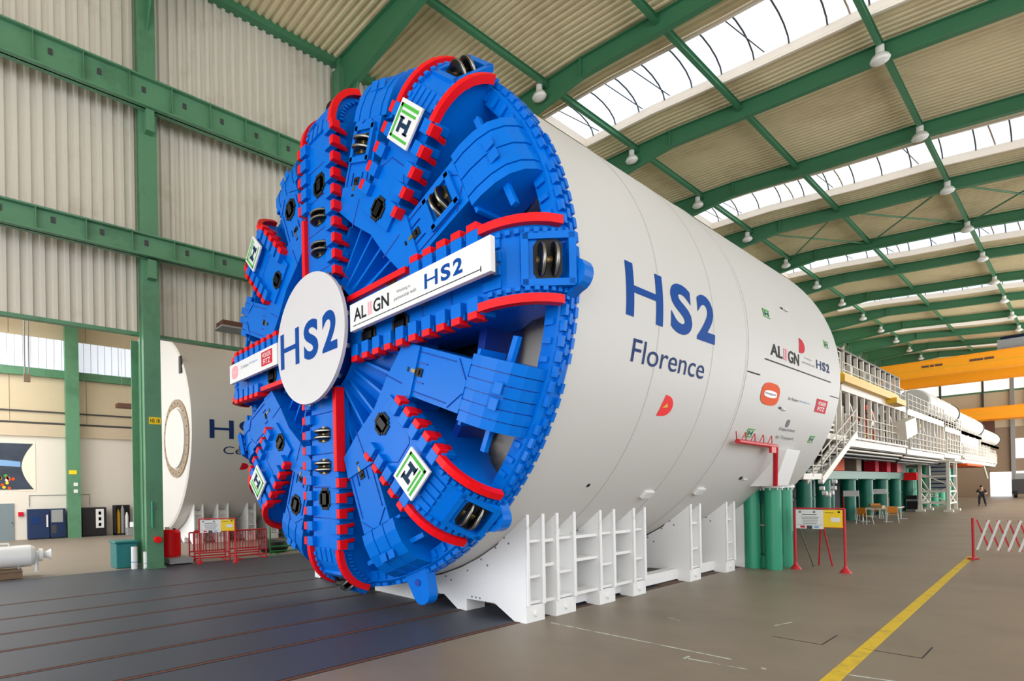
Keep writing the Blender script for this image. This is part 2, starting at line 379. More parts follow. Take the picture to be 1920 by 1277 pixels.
# bracing rods
for i, (xa, ya, xb, yb) in enumerate(((-13.9, 53, -9.3, 45), (-9.3, 45, -4.6, 53), (-9.3, 53, -4.6, 45), (-13.9, 45, -9.3, 53), (-4.6, 45, 0, 53), (-4.6, 53, 0, 45))):
    m = MB(); m.tube((xa, ya, zt(xa)-.3), (xb, yb, zt(xb)-.3), .05, 'roof_green', 6); tag(m.build('bracing_rod'), 'thin green diagonal roof bracing rod %s' % ['beside the lamp row near the left', 'left of the second lamp row', 'crossing towards the second lamp row', 'crossing near the left haunches', 'right of the second lamp row', 'crossing at the right picture edge'][i], 'rod', 'roof bracing rods')
# roof lights
for i, (ya, yb) in enumerate(SK):
    o = thing('roof_light', (-5, (ya+yb)/2, 19), 'arched glazed roof light with white curb, %s' % ['nearest the camera and largest', 'second from the camera', 'third from the camera', 'fourth from the camera', 'fifth from the camera', 'farthest and thinnest'][i], 'roof light', 'roof light strips')
    o['kind'] = 'structure'
    xs = [-15.6, -12.3, -8, -4.5, 0, 6]
    m = MB()
    for a, b in zip(xs, xs[1:]):
        for yy, t in ((ya, .05), (yb, .05)):
            m.add([(a, yy, zt(a)-.02), (b, yy, zt(b)-.02), (b, yy, zt(b)+.42), (a, yy, zt(a)+.42)], [(0, 1, 2, 3)], 'curb')
            m.beam((a, yy, zt(a)+.02), (b, yy, zt(b)+.02), .14, .1, 'curb')
    m.add([(-15.6, ya, zt(-15.6)), (-15.6, yb, zt(-15.6)), (-15.6, yb, zt(-15.6)+.42), (-15.6, ya, zt(-15.6)+.42)], [(0, 1, 2, 3)], 'curb')
    m.build('curb', o, fix=False)
    prof = [(ya+(yb-ya)*(.5-.5*cos(pi*j/8)), .42+.7*sin(pi*j/8)) for j in range(9)]
    m = MB()
    for a, b in zip(xs, xs[1:]):
        for (y1, h1), (y2, h2) in zip(prof, prof[1:]): m.add([(a, y1, zt(a)+h1), (b, y1, zt(b)+h1), (b, y2, zt(b)+h2), (a, y2, zt(a)+h2)], [(0, 1, 2, 3)], 'roof_glazing', True)
    m.build('glazing', o, fix=False)
    m = MB(); x = -15.2; rr = random.Random(i+3)
    while x < 5.9:
        m.path([(x, y1, zt(x)+h1-.03) for y1, h1 in prof], .03, 'dark_grey', 5)
        if rr.random() < .45: m.tube((x, ya+.1, zt(x)+.4), (x+rr.uniform(.2, .5), yb-.1, zt(x)+.4), .02, 'dark_grey', 5)
        if rr.random() < .25: x2 = x+.25; m.path([(x2+.05*j, y1, zt(x2)+h1-.05) for j, (y1, h1) in enumerate(prof)], .03, 'far_brown', 5)
        x += 1.18
    m.build('hoops', o)
# high-bay lamps
proto = None; n = 0
for row, x in enumerate((-14.05, -4.6)):
    for k in range(1 if row else 0, 12):
        y = 20.55+8*k; z = zt(x)-.62
        lab = 'white high-bay lamp of the %s row, %s' % (['left', 'right'][row], '%s' % ['in front of the nearest roof light', 'just beyond the nearest roof light', 'in front of the second roof light', 'just beyond the second roof light', 'in front of the third roof light', 'just beyond the third roof light', 'in front of the fourth roof light', 'just beyond the fourth roof light', 'in front of the fifth roof light', 'just beyond the fifth roof light', 'in front of the farthest roof light', 'just beyond the farthest roof light'][k])
        if proto is None:
            proto = thing('high_bay_lamp', (x, y, z), lab, 'lamp', 'high-bay lamps under the roof')
            m = MB(); m.tube((x, y, z+.02), (x, y, z+.3), .13, 'lamp_white', 14); m.build('ballast', proto)
            m = MB(); m.tube((x, y, z+.3), (x, y, z+.55), .03, 'grey'); m.tube((x, y, z+.45), (x, y+.45, z+.45), .03, 'grey'); m.build('bracket', proto)
            m = MB(); m.lathe([(.1, .04), (.16, 0), (.25, -.1), (.3, -.22), (.26, -.3), (.14, -.36), (.0, -.38)], (x, y, z), (0, 0, 1), 'lamp_white', 20); m.build('lamp_shade', proto)
        else: clone(proto, (x, y, z), lab)
# far end wall
m = MB(); y = YE
m.box(-19, -8.9, y, y+.3, 0, 9.9, 'far_brown'); m.box(-8.9, -6.6, y, y+.3, 3.55, 9.9, 'far_brown'); m.box(-8.9+.0, -6.6, y-.05, y, 3.5, 3.9, 'far_brown')
m.box(-6.6, 14, y, y+.3, 0, 2, 'far_brown'); m.box(-6.6, 14, y, y+.3, 3.6, 5.4, 'far_brown'); m.box(-6.6, 14, y, y+.3, 8.2, 9.9, 'far_brown')
m.box(-19, 14, y, y+.3, 9.9, 15.1, 'tan_panel'); m.box(-19, 14, y, y+.3, 18.4, 21, 'tan_panel')
for x in (-13.6, -9.4, -5.4, -1.4): m.box(x-.1, x+.1, y-.25, y, 9.8, 18.5, 'dark_grey')
m.box(-19, 14, y-.15, y, 15.0, 15.25, 'green'); m.box(-6.9, -6.5, y-.3, y, 0, 18.5, 'grey')
struct(m.build('wall_far'))
m = MB(); m.box(-19, 14, y+.1, y+.2, 15.2, 18.4, 'outside_light')
for x in (-13.6, -9.4, -5.4, -1.4): m.box(x-.12, x+.12, y, y+.09, 15.2, 18.4, 'grey')
struct(m.build('window_21'))
m = MB(); m.box(-6.5, 10, y+.1, y+.2, 2, 3.6, 'outside_light'); m.box(-6.5, 10, y+.1, y+.2, 5.4, 8.2, 'outside_light'); struct(m.build('window_22'))
m = MB(); m.box(-11.9, -8.3, y-.85, y-.32, 9.1, 12.4, 'dark_brown'); m.box(-11.9, -8.3, y-.81, y-.8, 10.5, 10.6, 'black'); m.box(-10.2, -10.0, y-.32, y-.005, 12.0, 12.3, 'dark_brown'); tag(m.build('gate_housing'), 'dark brown box on the far wall behind the white ducts', 'box')
# daylit yard seen through the far gate
m = MB(); m.box(-14, 2, y+26, y+26.3, 0, 6, 'outside_light'); struct(m.build('wall_yard'))
# walls outside the view, left open between posts to let light in
m = MB(); m.box(13.8, 14, -16, YE, 0, 1, 'wall_white'); m.box(13.8, 14, -16, YE, 15.8, 17, 'wall_white')
for k in range(18): m.box(13.7, 14, -16+8*k-.2, -16+8*k+.2, 0, 17, 'green')
struct(m.build('wall_right'))
m = MB(); m.box(-37, 14, -16.2, -16, 0, .8, 'wall_white'); m.box(-37, 14, -16.2, -16, 15, 21, 'wall_white')
for k in range(9): m.box(-37+6.3*k-.15, -37+6.3*k+.15, -16.2, -15.9, 0, 15, 'green')
struct(m.build('wall_front'))

# yellow crane girders
def crane(y, z0, z1, lab, d=2.2):
    o = thing('overhead_crane', (-8, y, z0), lab, 'crane', 'yellow overhead cranes')
    m = MB(); m.box(-17.8, 13, y, y+.7, z0, z1, 'yellow_crane'); m.box(-18, 13, y-.1, y+.8, z0-.06, z0, 'yellow_crane'); m.box(-18, 13, y-.1, y+.8, z1, z1+.06, 'yellow_crane')
    m.box(-18, 13, y-.03, y, z0+(z1-z0)*.42, z0+(z1-z0)*.46, 'gold')
    m.build('front_girder', o)
    m = MB(); y2 = y+d; m.box(-17.8, 13, y2, y2+.7, z0, z1, 'yellow_crane'); m.box(-18, 13, y2-.1, y2+.8, z0-.06, z0, 'yellow_crane'); m.build('rear_girder', o)
    m = MB(); m.box(-17.8, -17.2, y-1, y+d+1.7, z0+.2, z0+.9, 'yellow_crane'); m.build('end_carriage', o)
    return o
c = crane(93, 14.9, 16.75, 'large yellow overhead crane below the roof, nearer of the two and higher', 10)
m = MB(); m.box(-6.2, -3.6, 93.6, 96, 17, 18, 'grey'); m.tube((-6, 94.5, 18), (-3.8, 94.5, 18), .5, 'machine_blue'); m.build('hoist_trolley', c)
m = MB()
for xa, xb in ((-12, -11.4), (-11.3, -11), (-10.9, -10.3), (-8.2, -7.2), (-7.1, -6.4)): put(m, rect(xa, xb, 15.95, 16.2), lambda a, b: (a, 92.96, b), 'dark_brown')
m.build('load_marking', c, fix=False)
crane(112, 10.65, 12.2, 'lower yellow overhead crane in front of the far wall window band', 2.5)

# ================================================================== cutterhead
XC, YC, ZC = -9.4742, 7.1901, 5.5564
C0 = V(XC, YC, ZC)
def CP(r, a, w, t=0):
    a = R(a); return C0+V(cos(a), 0, sin(a))*r+V(-sin(a), 0, cos(a))*t+V(0, -1, 0)*w
def dirs(a):
    a = R(a); return V(cos(a), 0, sin(a)), V(-sin(a), 0, cos(a)), V(0, -1, 0)
head = thing('cutterhead', (XC, YC, ZC-5.2), 'huge round blue cutterhead with red scrapers, white hub disc and sign boards', 'cutterhead')
def pex(m, prof, a, t0, t1, mt, smooth=False):
    m.prism([CP(r, a, w, t0) for r, w in prof], dirs(a)[1]*(t1-t0), mt, smooth)
SH = [(4.3, 1.1), (4.5, 1.08), (4.68, 1.02), (4.84, .92), (4.97, .78), (5.06, .62), (5.11, .46), (5.135, .3), (5.135, .1)]
def full(r0, wb=-.35, rb=4.3): return [(r0, 1.1)]+SH+[(4.75, .02), (rb, -.1), (3.9, wb), (r0, wb)]
def arcpt(s):   # along the shoulder: s 0..1
    k = s*(len(SH)-1); i = min(int(k), len(SH)-2); f = k-i; return (SH[i][0]*(1-f)+SH[i+1][0]*f, SH[i][1]*(1-f)+SH[i+1][1]*f)
def shoulder_box(m, a, s0, s1, t0, t1, h, mt, base=0.):
    r1, w1 = arcpt(s0); r2, w2 = arcpt(s1); er, et, ew = dirs(a)
    p, q = CP(r1, a, w1, (t0+t1)/2), CP(r2, a, w2, (t0+t1)/2); d = q-p; n = et.cross(d).normalized()
    if n.dot(er*(1)+ew) < 0: n = -n
    c = (p+q)/2+n*(base+h/2); m.obox(c, d/2, et*(abs(t1-t0)/2), n*(h/2), mt)
def disc_cutter(parent, a, r, wsurf, tilt=0, size=1., kind='disc', t=0, frame=True):
    er, et, ew = dirs(a); ti = R(tilt)
    n = ew*cos(ti)+er*sin(ti); ra = er*cos(ti)-ew*sin(ti); c = CP(r, a, wsurf, t)
    m = MB(); F = .34*size; I = .2*size
    if frame:
        for sx, sy, lx, ly in ((0, 1, F, .05), (0, -1, F, .05), (1, 0, .05, F), (-1, 0, .05, F)):
            m.obox(c+et*sx*(F-.03)+ra*sy*(F-.03)+n*.02, et*lx, ra*ly, n*.05, 'blue')
    if kind == 'disc':
        oct_ = [(-1, -.55), (-.6, -1), (.6, -1), (1, -.55), (1, .55), (.6, 1), (-.6, 1), (-1, .55)]
        m.prism([c+et*(x*.3*size)+ra*(y*.19*size)+n*.012 for x, y in oct_], n*.02, 'black')
        for s in (-1, 1):
            o = c+ra*(s*.085*size)-n*.05
            m.lathe([(.1, -.04), (.17, -.05), (.235, -.035), (.262, -.012), (.262, .012), (.235, .035), (.17, .05), (.1, .04)], o, ra, 'black_steel', 28)
            m.lathe([(.0, -.045), (.1, -.04)], o, ra, 'steel', 16); m.lathe([(.0, .045), (.1, .04)], o, ra, 'steel', 16)
            m.lathe([(.255, .02), (.262, .012), (.262, -.012), (.255, -.02)], o+n*.001, ra, 'steel', 28)
        m.tube(c-ra*.16-n*.02, c+ra*.16-n*.02, .07, 'brass', 12)
    elif kind == 'cross':
        for x, y in ((.15, .3), (.29, .15), (.22, .22)): m.obox(c+n*.012, et*x*size*.9, ra*y*size*.9, n*.012, 'black')
        m.obox(c+n*.03, et*.07, ra*.12, n*.01, 'black_steel')
    elif kind == 'slot':
        m.obox(c+n*.012, et*.07, ra*.2, n*.012, 'black'); m.obox(c+n*.03, et*.03, ra*.05, n*.02, 'brass')
        for s in (-1, 1): m.obox(c+ra*s*.13+n*.03, et*.04, ra*.02, n*.02, 'black_steel')
        for s in (-1, 1): m.obox(c+et*s*.16+n*.01, et*.008, ra*.28, n*.012, 'blue_dark')
    return m.build('disc_cutter' if kind == 'disc' else 'cutter_housing', parent)
def tooth(parent, a, r, side, dr=.26, tw=.13):
    er, et, ew = dirs(a); hw = .5
    m = MB(); m.obox(CP(r, a, 1.13, side*(hw-.02)), er*(dr/2+.015), et*.11, ew*.09, 'blue')
    m.obox(CP(r+.05, a, .99, side*(hw+.08)), er*(dr/2-.02), et*.05, ew*.16, 'blue')
    m.obox(CP(r, a, 1.13, side*(hw+.14)), er*dr/2, et*.055, ew*.1, 'red')
    m.prism([CP(r-dr/2, a, 1.1, side*(hw+.08)), CP(r-dr/2, a, 1.1, side*(hw+.19)), CP(r-dr/2-.03, a, .82, side*(hw+.14)), CP(r-dr/2, a, .86, side*(hw+.08))], er*.07, 'red')
    return m.build('scraper', parent, bevel=.012)
def strip(parent, a, side, s0=0, s1=.78):
    m = MB(); er, et, ew = dirs(a); N = 14; pts = []
    for i in range(N+1):
        r, w = arcpt(s0+(s1-s0)*i/N); k = s0+(s1-s0)*i/N; th = k*pi/2*.95; pts.append((r, w, sin(th), cos(th)))
    for (ra_, wa, sa, ca), (rb, wb, sb, cb_) in zip(pts, pts[1:]):
        A = []
        for (r, w, s_, c_) in ((ra_, wa, sa, ca), (rb, wb, sb, cb_)):
            for t in (.49, .61):
                for h in (-.02, .11): A.append(CP(r+s_*h, a, w+c_*h, side*t))
        m.add(A, [(0, 1, 5, 4), (2, 6, 7, 3), (1, 3, 7, 5), (0, 4, 6, 2)], 'red')
    m.add(A[4:], [(0, 1, 3, 2)], 'red')
    r, w, s_, c_ = pts[0]; m.add([CP(r+s_*h, a, w+c_*h, side*t) for t in (.49, .61) for h in (-.02, .11)], [(0, 1, 3, 2)], 'red')
    return m.build('edge_strip', parent)
main_sp = []
for k in range(4):
    a = 90*k; m = MB()
    pex(m, full(1.0), a, -.5, .5, 'blue')
    # panel seams and shoulder studs
    for r in (1.5, 2.35, 3.05, 3.7): m.obox(CP(r, a, 1.1), dirs(a)[0]*.012, dirs(a)[1]*.47, dirs(a)[2]*.012, 'blue_dark')
    for s in (-1, 1):
        for j in range(11): shoulder_box(m, a, .08+j*.08, .08+j*.08+.05, s*.36, s*.44, .07, 'blue')
        for j in range(9): m.obox(CP(4.45+j*.075, a, .9-j*j*.008, s*.53), dirs(a)[0]*.025, dirs(a)[1]*.05, dirs(a)[2]*.05, 'blue')
    for j in range(4): shoulder_box(m, a, .02, .2, -.34+j*.19, -.2+j*.19, .05, 'blue')
    m.obox(CP(2.9, a, .2), dirs(a)[0]*1.9, dirs(a)[1]*.44, dirs(a)[2]*.5, 'blue_dark')
    o = m.build('main_spoke', head, bevel=.02); main_sp.append(o)
    # counter-clockwise edge: continuous bar, five scrapers, curved strip
    b = MB(); er, et, ew = dirs(a); b.obox(CP(1.9, a, 1.1, .55), er*.85, et*.055, ew*.11, 'red'); b.obox(CP(1.9, a, .95, .5), er*.85, et*.05, ew*.12, 'blue'); b.build('wear_bar', o, bevel=.01)
    for j in range(5): tooth(o, a, 2.98+j*.31, 1, .19)
    for j in range(10): tooth(o, a, 1.28+j*.325, -1, .17)
    strip(o, a, 1); strip(o, a, -1)
    r, w_ = arcpt(.62); disc_cutter(o, a, r-.0, w_, 52, 1.05)
    if k in (1, 3):
        disc_cutter(o, a, 1.95, 1.1, 0, .8, frame=False); disc_cutter(o, a, 2.62, 1.1, 0, .8, frame=False); disc_cutter(o, a, 3.3, 1.1, 0, .85, 'cross', frame=False)
    else:
        disc_cutter(o, a, 1.6, 1.1, 0, .8, 'cross', t=-.26, frame=False); disc_cutter(o, a, 2.5, 1.1, 0, .8, 'cross', t=-.3, frame=False); disc_cutter(o, a, 2.3, 1.1, 0, .8, 'cross', t=.3, frame=False)
# diagonal spokes
for k in range(4):
    a = 45+90*k; m = MB()
    pex(m, full(2.55), a, -.5, .5, 'blue')
    for s in (-1, 1):
        for j in range(11): shoulder_box(m, a, .08+j*.08, .08+j*.08+.05, s*.36, s*.44, .07, 'blue')
    for j in range(5): shoulder_box(m, a, .04, .22, -.36+j*.16, -.24+j*.16, .05, 'blue')
    e = dirs(a)
    m.obox(CP(3.55, a, 1.1), e[0]*.01, e[1]*.2, e[2]*.012, 'blue_dark'); m.obox(CP(3.42, a, 1.1, .33), e[0]*.14+e[1]*-.12, e[1]*.01, e[2]*.012, 'blue_dark'); m.obox(CP(3.42, a, 1.1, -.33), e[0]*.14+e[1]*.12, e[1]*.01, e[2]*.012, 'blue_dark')
    o = m.build('diagonal_spoke', head, bevel=.02)
    for s in (-1, 1):
        for j, r in enumerate((2.92, 3.24, 3.56, 3.88, 4.2)): tooth(o, a, r, s, .17)
        strip(o, a, s)
    r, w_ = arcpt(.62); disc_cutter(o, a, r, w_, 52, 1.0)
    disc_cutter(o, a, 2.75, 1.1, 0, .75, 'cross', frame=False)
    # white plate with green bracket emblem
    m = MB(); c = CP(4.08, a, 1.26); m.obox(c, e[0]*.31, e[1]*.33, e[2]*.025, 'white'); pl = m.build('emblem_plate', o, bevel=.01)
    fn = lambda x, y: CP(4.08, a, 1.29)+(-e[1])*x+e[0]*y
    m = MB()
    for q in (rect(-.28, .28, .2, .25), rect(-.28, -.22, -.25, .25), rect(-.28, .28, -.25, -.21), rect(-.2, .26, .12, .16)): put(m, q, fn, 'logo_green')
    for q in (rect(-.15, -.06, -.15, .08), rect(.09, .18, -.15, .08), rect(-.06, .09, -.07, .0), rect(-.18, -.03, .05, .08), rect(.06, .21, -.15, -.12)): put(m, q, fn, 'logo_dark')
    m.build('emblem', pl, fix=False)
    m = MB(); m.obox(CP(4.08, a, 1.17), e[0]*.2, e[1]*.2, e[2]*.06, 'blue'); m.build('plate_bracket', o)
# quarter plates between the main spokes
for k in range(4):
    a = 45+90*k; P = [(2.3, 0), (2.3, 16), (2.55, 31), (3.0, 30.5), (3.05, 14), (2.95, 11.4)]
    poly = P+[(r, -d) for r, d in reversed(P[1:])]
    m = MB(); m.prism([CP(r, a+d, 1.04) for r, d in poly], V(0, .9, 0), 'blue')
    e = dirs(a)
    for d in (17, -17):
        e2 = dirs(a+d); m.obox(CP(2.5, a+d, 1.045), e2[0]*.26, e2[1]*.01, e2[2]*.01, 'blue_dark')
    m.build('quarter_plate', head, bevel=.02)
# auxiliary arms
arms = []
for k in range(8):
    a = 22.5+45*k; m = MB()
    prof = [(2.6, 1.0), (4.15, 1.0), (4.15, .15), (2.6, .15)]
    pex(m, prof, a, -.42, .42, 'blue')
    pp = [(4.15, 1.0), (4.35, 1.0), (4.6, .95), (4.8, .85), (4.95, .68), (5.03, .48), (5.05, .28), (5.05, .02), (4.2, .02)]
    for j in range(6):
        t0 = -.52+j*.174; s = 1 if j % 2 else .985
        pex(m, [(r if r < 4.3 else 4.15+(r-4.15)*s, w_*s) for r, w_ in pp], a, t0, t0+.16, 'blue')
    pex(m, [(4.15+(r-4.15)*.97, w_*.97) for r, w_ in pp], a, -.5, .5, 'blue_dark')
    e = dirs(a)
    for s in (-1, 1):
        m.obox(CP(4.62, a, .7, s*.68), e[0]*.045, e[1]*.2, e[2]*.05, 'blue'); m.obox(CP(4.15, a, .6, s*.5), e[0]*.03, e[1]*.1, e[2]*.3, 'blue')
        m.obox(CP(3.35, a, 1.01, s*.33), e[0]*.5, e[1]*.008, e[2]*.01, 'blue_dark'); m.obox(CP(4.02, a, 1.01, s*.25), e[0]*.12+e[1]*s*-.14, e[1]*.01, e[2]*.01, 'blue_dark')
    for dx, tt in ((.0, -.12), (.0, .12)): m.obox(CP(4.72, a, .93, tt), e[0]*.08, e[1]*.09, e[2]*.012, 'blue')
    m.obox(CP(3.4, a, -.1), e[0]*.8, e[1]*.3, e[2]*.4, 'blue_dark')
    o = m.build('auxiliary_arm', head, bevel=.015); arms.append(o)
    if k in (0, 1): disc_cutter(o, a, 3.72, 1.0, 0, .9)
    elif k in (2, 5): disc_cutter(o, a, 3.72, 1.0, 0, .85, 'cross', frame=False)
    elif k == 4: disc_cutter(o, a, 4.86, .8, 50, .9)
    disc_cutter(o, a, 2.95, 1.0, 0, .8, 'slot', frame=False)
# rim ring
m = MB(); m.lathe([(4.86, .34), (5.08, .36), (5.13, .28), (5.13, 0), (4.7, 0), (4.78, .1), (4.86, .34)], C0, (0, -1, 0), 'blue', 144)
for row, (w0, w1) in enumerate(((.02, .1), (.14, .22), (.26, .33))):
    for j in range(150):
        if (j*7+row*3) % 11 == 0: continue
        a = j*2.4+row*1.2; e = dirs(a); m.obox(CP(5.15, a, (w0+w1)/2), e[0]*.035, e[1]*.075, e[2]*.036, 'blue')
for j in range(120):
    e = dirs(j*3); m.obox(CP(4.97, j*3, .37), e[0]*.07, e[1]*.04, e[2]*.03, 'blue')
m.build('rim_ring', head)
m = MB(); m.lathe([(3.55, .25), (3.7, .25), (3.7, -.7), (3.55, -.7)], C0, (0, -1, 0), 'blue_dark', 96, closed=True)
for j in range(16): e = dirs(11.25+22.5*j); m.obox(CP(4.1, 22.5*j, -.35), e[0]*.4, e[1]*.03, e[2]*.28, 'blue_dark')
m.build('inner_ring', head)
m = MB(); m.lathe([(0, -.75), (3.6, -.75), (3.6, -.7), (2.2, -.6)], C0, (0, -1, 0), 'cavity_shade', 64); m.lathe([(2.2, -.6), (1.9, .1), (0, .5)], C0, (0, -1, 0), 'blue_dark', 64); m.build('back_plate', head)  # near-black plate paints the shade seen in the openings between spokes
# hub cone and fins
m = MB(); m.lathe([(1.15, 1.05), (1.2, .9), (2.4, .35), (2.45, .1)], C0, (0, -1, 0), 'blue', 64); m.tube(CP(0, 0, .1), CP(0, 0, 1.3), 1.0, 'blue_dark', 48); m.build('hub_cone', head)
for k in range(4):
    for d in (-28, -16, -5, 6, 17, 28):
        a = 45+90*k+d; e = dirs(a)
        m = MB(); m.prism([CP(1.12, a, 1.0, -.02), CP(2.32, a, .82, -.02), CP(2.4, a, .2, -.02), CP(1.12, a, .7, -.02)], e[1]*.05, 'blue'); m.build('fin', head)
# lugs
for a in (-2, -44, -68, 197):
    e = dirs(a); m = MB(); ex = .25 if a == -68 else 0; P = [(5.0, -.3), (5.15, -.3)]+[(5.25+ex+.2*cos(R(q)), .22*sin(R(q))) for q in range(-80, 81, 20)]+[(5.15, .3), (5.0, .3)]
    m.prism([CP(r, a, .34, t) for r, t in P], V(0, .22, 0), 'blue'); m.tube(CP(5.28, a, .35), CP(5.28, a, .36), .07, 'blue_dark'); m.build('lifting_lug', head, bevel=.02)
# hub disc
m = MB(); m.tube(CP(0, 0, 1.38), CP(0, 0, 1.46), 1.33, 'disc_white', 96)
hub = m.build('hub_disc', head, bevel=.01)
for j in range(14): m = MB(); a = j*360/14+8; e = dirs(a); m.obox(CP(1.27, a, 1.35), e[0]*.09, e[1]*.04, e[2]*.03, 'steel'); m.build('bracket', hub)
m = MB(); hs2(m, lambda x, y: C0+V(x, -1.463, y), -1.18, 1.08, -.42, .36, 'logo_blue'); m.build('lettering', hub, fix=False)
# sign boards
WS = 1.41
def board(x0, x1, z0, z1):
    m = MB(); m.box(XC+x0, XC+x1, YC-WS-.05, YC-WS+.05, ZC+z0, ZC+z1, 'white'); b = m.build('sign_board', head, bevel=.008)
    for x in (x0+.25, (x0+x1)/2, x1-.25):
        p = MB(); p.box(XC+x-.06, XC+x+.06, YC-WS+.05, YC-1.05, ZC+z0+.08, ZC+z1-.08, 'steel'); p.build('bracket', b)
    return b
SG = lambda x, y: C0+V(1.5+(x-1.17)*3.26/2.93, -WS-.053, -.23+(y+.04)*.49/.45)
b = board(1.5, 4.76, -.23, .26)
m = MB()
for q, mt in ((T('AL', 1.28, 1.62, .1, .31, .02), 'ink'), (rect(1.66, 1.7, .1, .31), 'pink'), (rect(1.72, 1.76, .1, .31), 'pink'), (T('GN', 1.8, 2.18, .1, .31, .02), 'ink'),
              (T('Working in', 2.36, 2.66, .22, .28), 'ink_grey'), (T('partnership with', 2.3, 2.78, .12, .19), 'ink_grey'), (rect(1.25, 3.95, .025, .037), 'ink'), (rect(3.94, 3.955, .0, .07), 'ink')): put(m, q, SG, mt)
hs2(m, SG, 2.95, 3.65, .1, .31, 'logo_blue'); m.build('lettering', b, fix=False)
b = board(-4.06, -1.37, -.23, .26)
SG = lambda x, y, d=0: C0+V(-4.06+(x+4.42)*2.69/2.64, -WS-.053-d, -.23+(y+.04)*.49/.44)
m = MB()
ell = lambda x, y, a_, b_: ([(x+a_*math.copysign(abs(cos(q*pi/12))**.7, cos(q*pi/12)), y+b_*math.copysign(abs(sin(q*pi/12))**.7, sin(q*pi/12))) for q in range(24)], [list(range(24))])
W3 = lambda x, y: SG(x, y, .003)
for grp in (((ell(-4.08, .19, .2, .15), 'pink', SG), (T('bouygues', -4.2, -3.96, .15, .22), 'white', W3)), ((T('Sir Robert', -3.7, -3.25, .2, .27), 'ink_grey', SG), (T('McAlpine', -3.2, -2.75, .2, .27), 'sky_blue', SG)),
            ((rect(-2.55, -2.0, .04, .34), 'crimson', SG), (T('VOLKER', -2.5, -2.06, .21, .31, .01), 'white', W3), (T('FITZ', -2.46, -2.1, .07, .18, .01), 'white', W3))):
    m = MB()
    for q, mt, fn in grp: put(m, q, fn, mt)
    m.build('emblem', b, fix=False)


# ================================================================== the shield
RS = 5.1; YR = 21.05
sh = thing('tunnel_shield', (XC, 14.1, ZC-RS), 'long white cylindrical tunnelling shield lettered HS2 Florence', 'shield')
m = MB()
m.lathe([(4.98, .1), (5.06, .02), (RS, .06), (RS, 6.55)], (XC, YC, ZC), (0, 1, 0), 'shield_white', 160)
m.lathe([(RS, 6.55), (5.085, 6.56), (5.085, 6.6), (RS-.003, 6.61), (RS-.003, 13.8), (5.04, 13.86), (4.9, 13.86), (4.9, 5), (4.98, .1)], (XC, YC, ZC), (0, 1, 0), 'shield_white', 160)
m.build('shield_skin', sh, fix=False)
m = MB(); m.lathe([(0, .85), (5.0, .85)], (XC, YC, ZC), (0, 1, 0), 'inner_white', 96)
for k in range(10):
    a = 36*k+5; e = dirs(a); m.obox(CP(4.3, a, -.8), e[0]*.5, e[1]*.04, V(0, .06, 0), 'inner_white'); m.tube(CP(4.4, a+15, -.85), CP(4.4, a+15, -.8), .12, 'grey')
m.box(XC+4.2, XC+4.6, YC+.8, YC+.85, ZC-1.3, ZC-.3, 'dark_grey'); m.box(XC+4.24, XC+4.56, YC+.78, YC+.8, ZC-1.26, ZC-.34, 'grey')
m.build('bulkhead', sh)
m = MB()
for j in range(160): e = dirs(j*2.25); m.obox(CP(5.06, j*2.25, -.0), e[0]*.035, e[1]*.045, e[2]*.03, 'white')
m.build('edge_bolts', sh)
def SY(y, z_or_s, off=.006, r=RS):      # point on the skin at length y and arc height s above the axis level
    th = z_or_s/r; return V(XC+(r+off)*cos(th), y, ZC+(r+off)*sin(th))
sk = lambda y, s: SY(y, s)
def arc_h(z): return RS*math.asin((z-ZC)/RS)
m = MB()
for y in (9.75, 12.0): m.lathe([(RS+.001, -.02), (RS+.006, 0), (RS+.001, .02)], (XC, y, ZC), (0, 1, 0), 'seam', 160)
m.lathe([(RS+.002, -.05), (RS+.012, 0), (RS+.002, .05)], (XC, 13.74, ZC), (0, 1, 0), 'shield_white', 160)
m.lathe([(RS+.002, -.01), (RS-.006, 0), (RS+.002, .01)], (XC, 13.81, ZC), (0, 1, 0), 'seam', 160)
m.build('weld_seam', sh, fix=False)
m = MB(); hs2(m, sk, 8.62, 12.05, arc_h(5.17), arc_h(6.05), 'logo_blue', .08); m.build('lettering', sh, fix=False)
m = MB(); put(m, T('Florence', 8.93, 11.72, arc_h(4.47), arc_h(4.84), 0, .08), sk, 'logo_navy'); m.build('lettering', sh, fix=False)
def dmark(y, z, s):
    a = arc_h(z); pts = [(y-s, a-s), (y-s*.4, a+s)]+[(y+s*.0+s*1.5*cos(R(q)), a+s*.95*sin(R(q))) for q in range(80, -91, -17)]
    return (pts, [list(range(len(pts)))])
m = MB(); put(m, dmark(10.5, 3.88, .2), sk, 'red'); put(m, ([(10.4, arc_h(3.84)), (10.62, arc_h(3.86)), (10.55, arc_h(3.93))], [[0, 1, 2]]), lambda y, s: SY(y, s, .009), 'gold'); m.build('emblem', sh, fix=False)
m = MB(); q = arc_h
put(m, T('AL', 15.15, 15.98, q(5.4), q(5.68), .02), sk, 'ink'); put(m, rect(16.06, 16.16, q(5.4), q(5.68)), sk, 'pink'); put(m, rect(16.2, 16.3, q(5.4), q(5.68)), sk, 'pink'); put(m, T('GN', 16.38, 17.2, q(5.38), q(5.68), .02), sk, 'ink')
m.build('lettering', sh, fix=False); m = MB(); put(m, dmark(17.42, 5.93, .2), sk, 'crimson'); m.build('emblem', sh, fix=False); m = MB(); put(m, T('Working in', 17.6, 18.25, q(5.62), q(5.68)), sk, 'ink_grey'); put(m, T('partnership with', 17.45, 18.5, q(5.48), q(5.56)), sk, 'ink_grey')
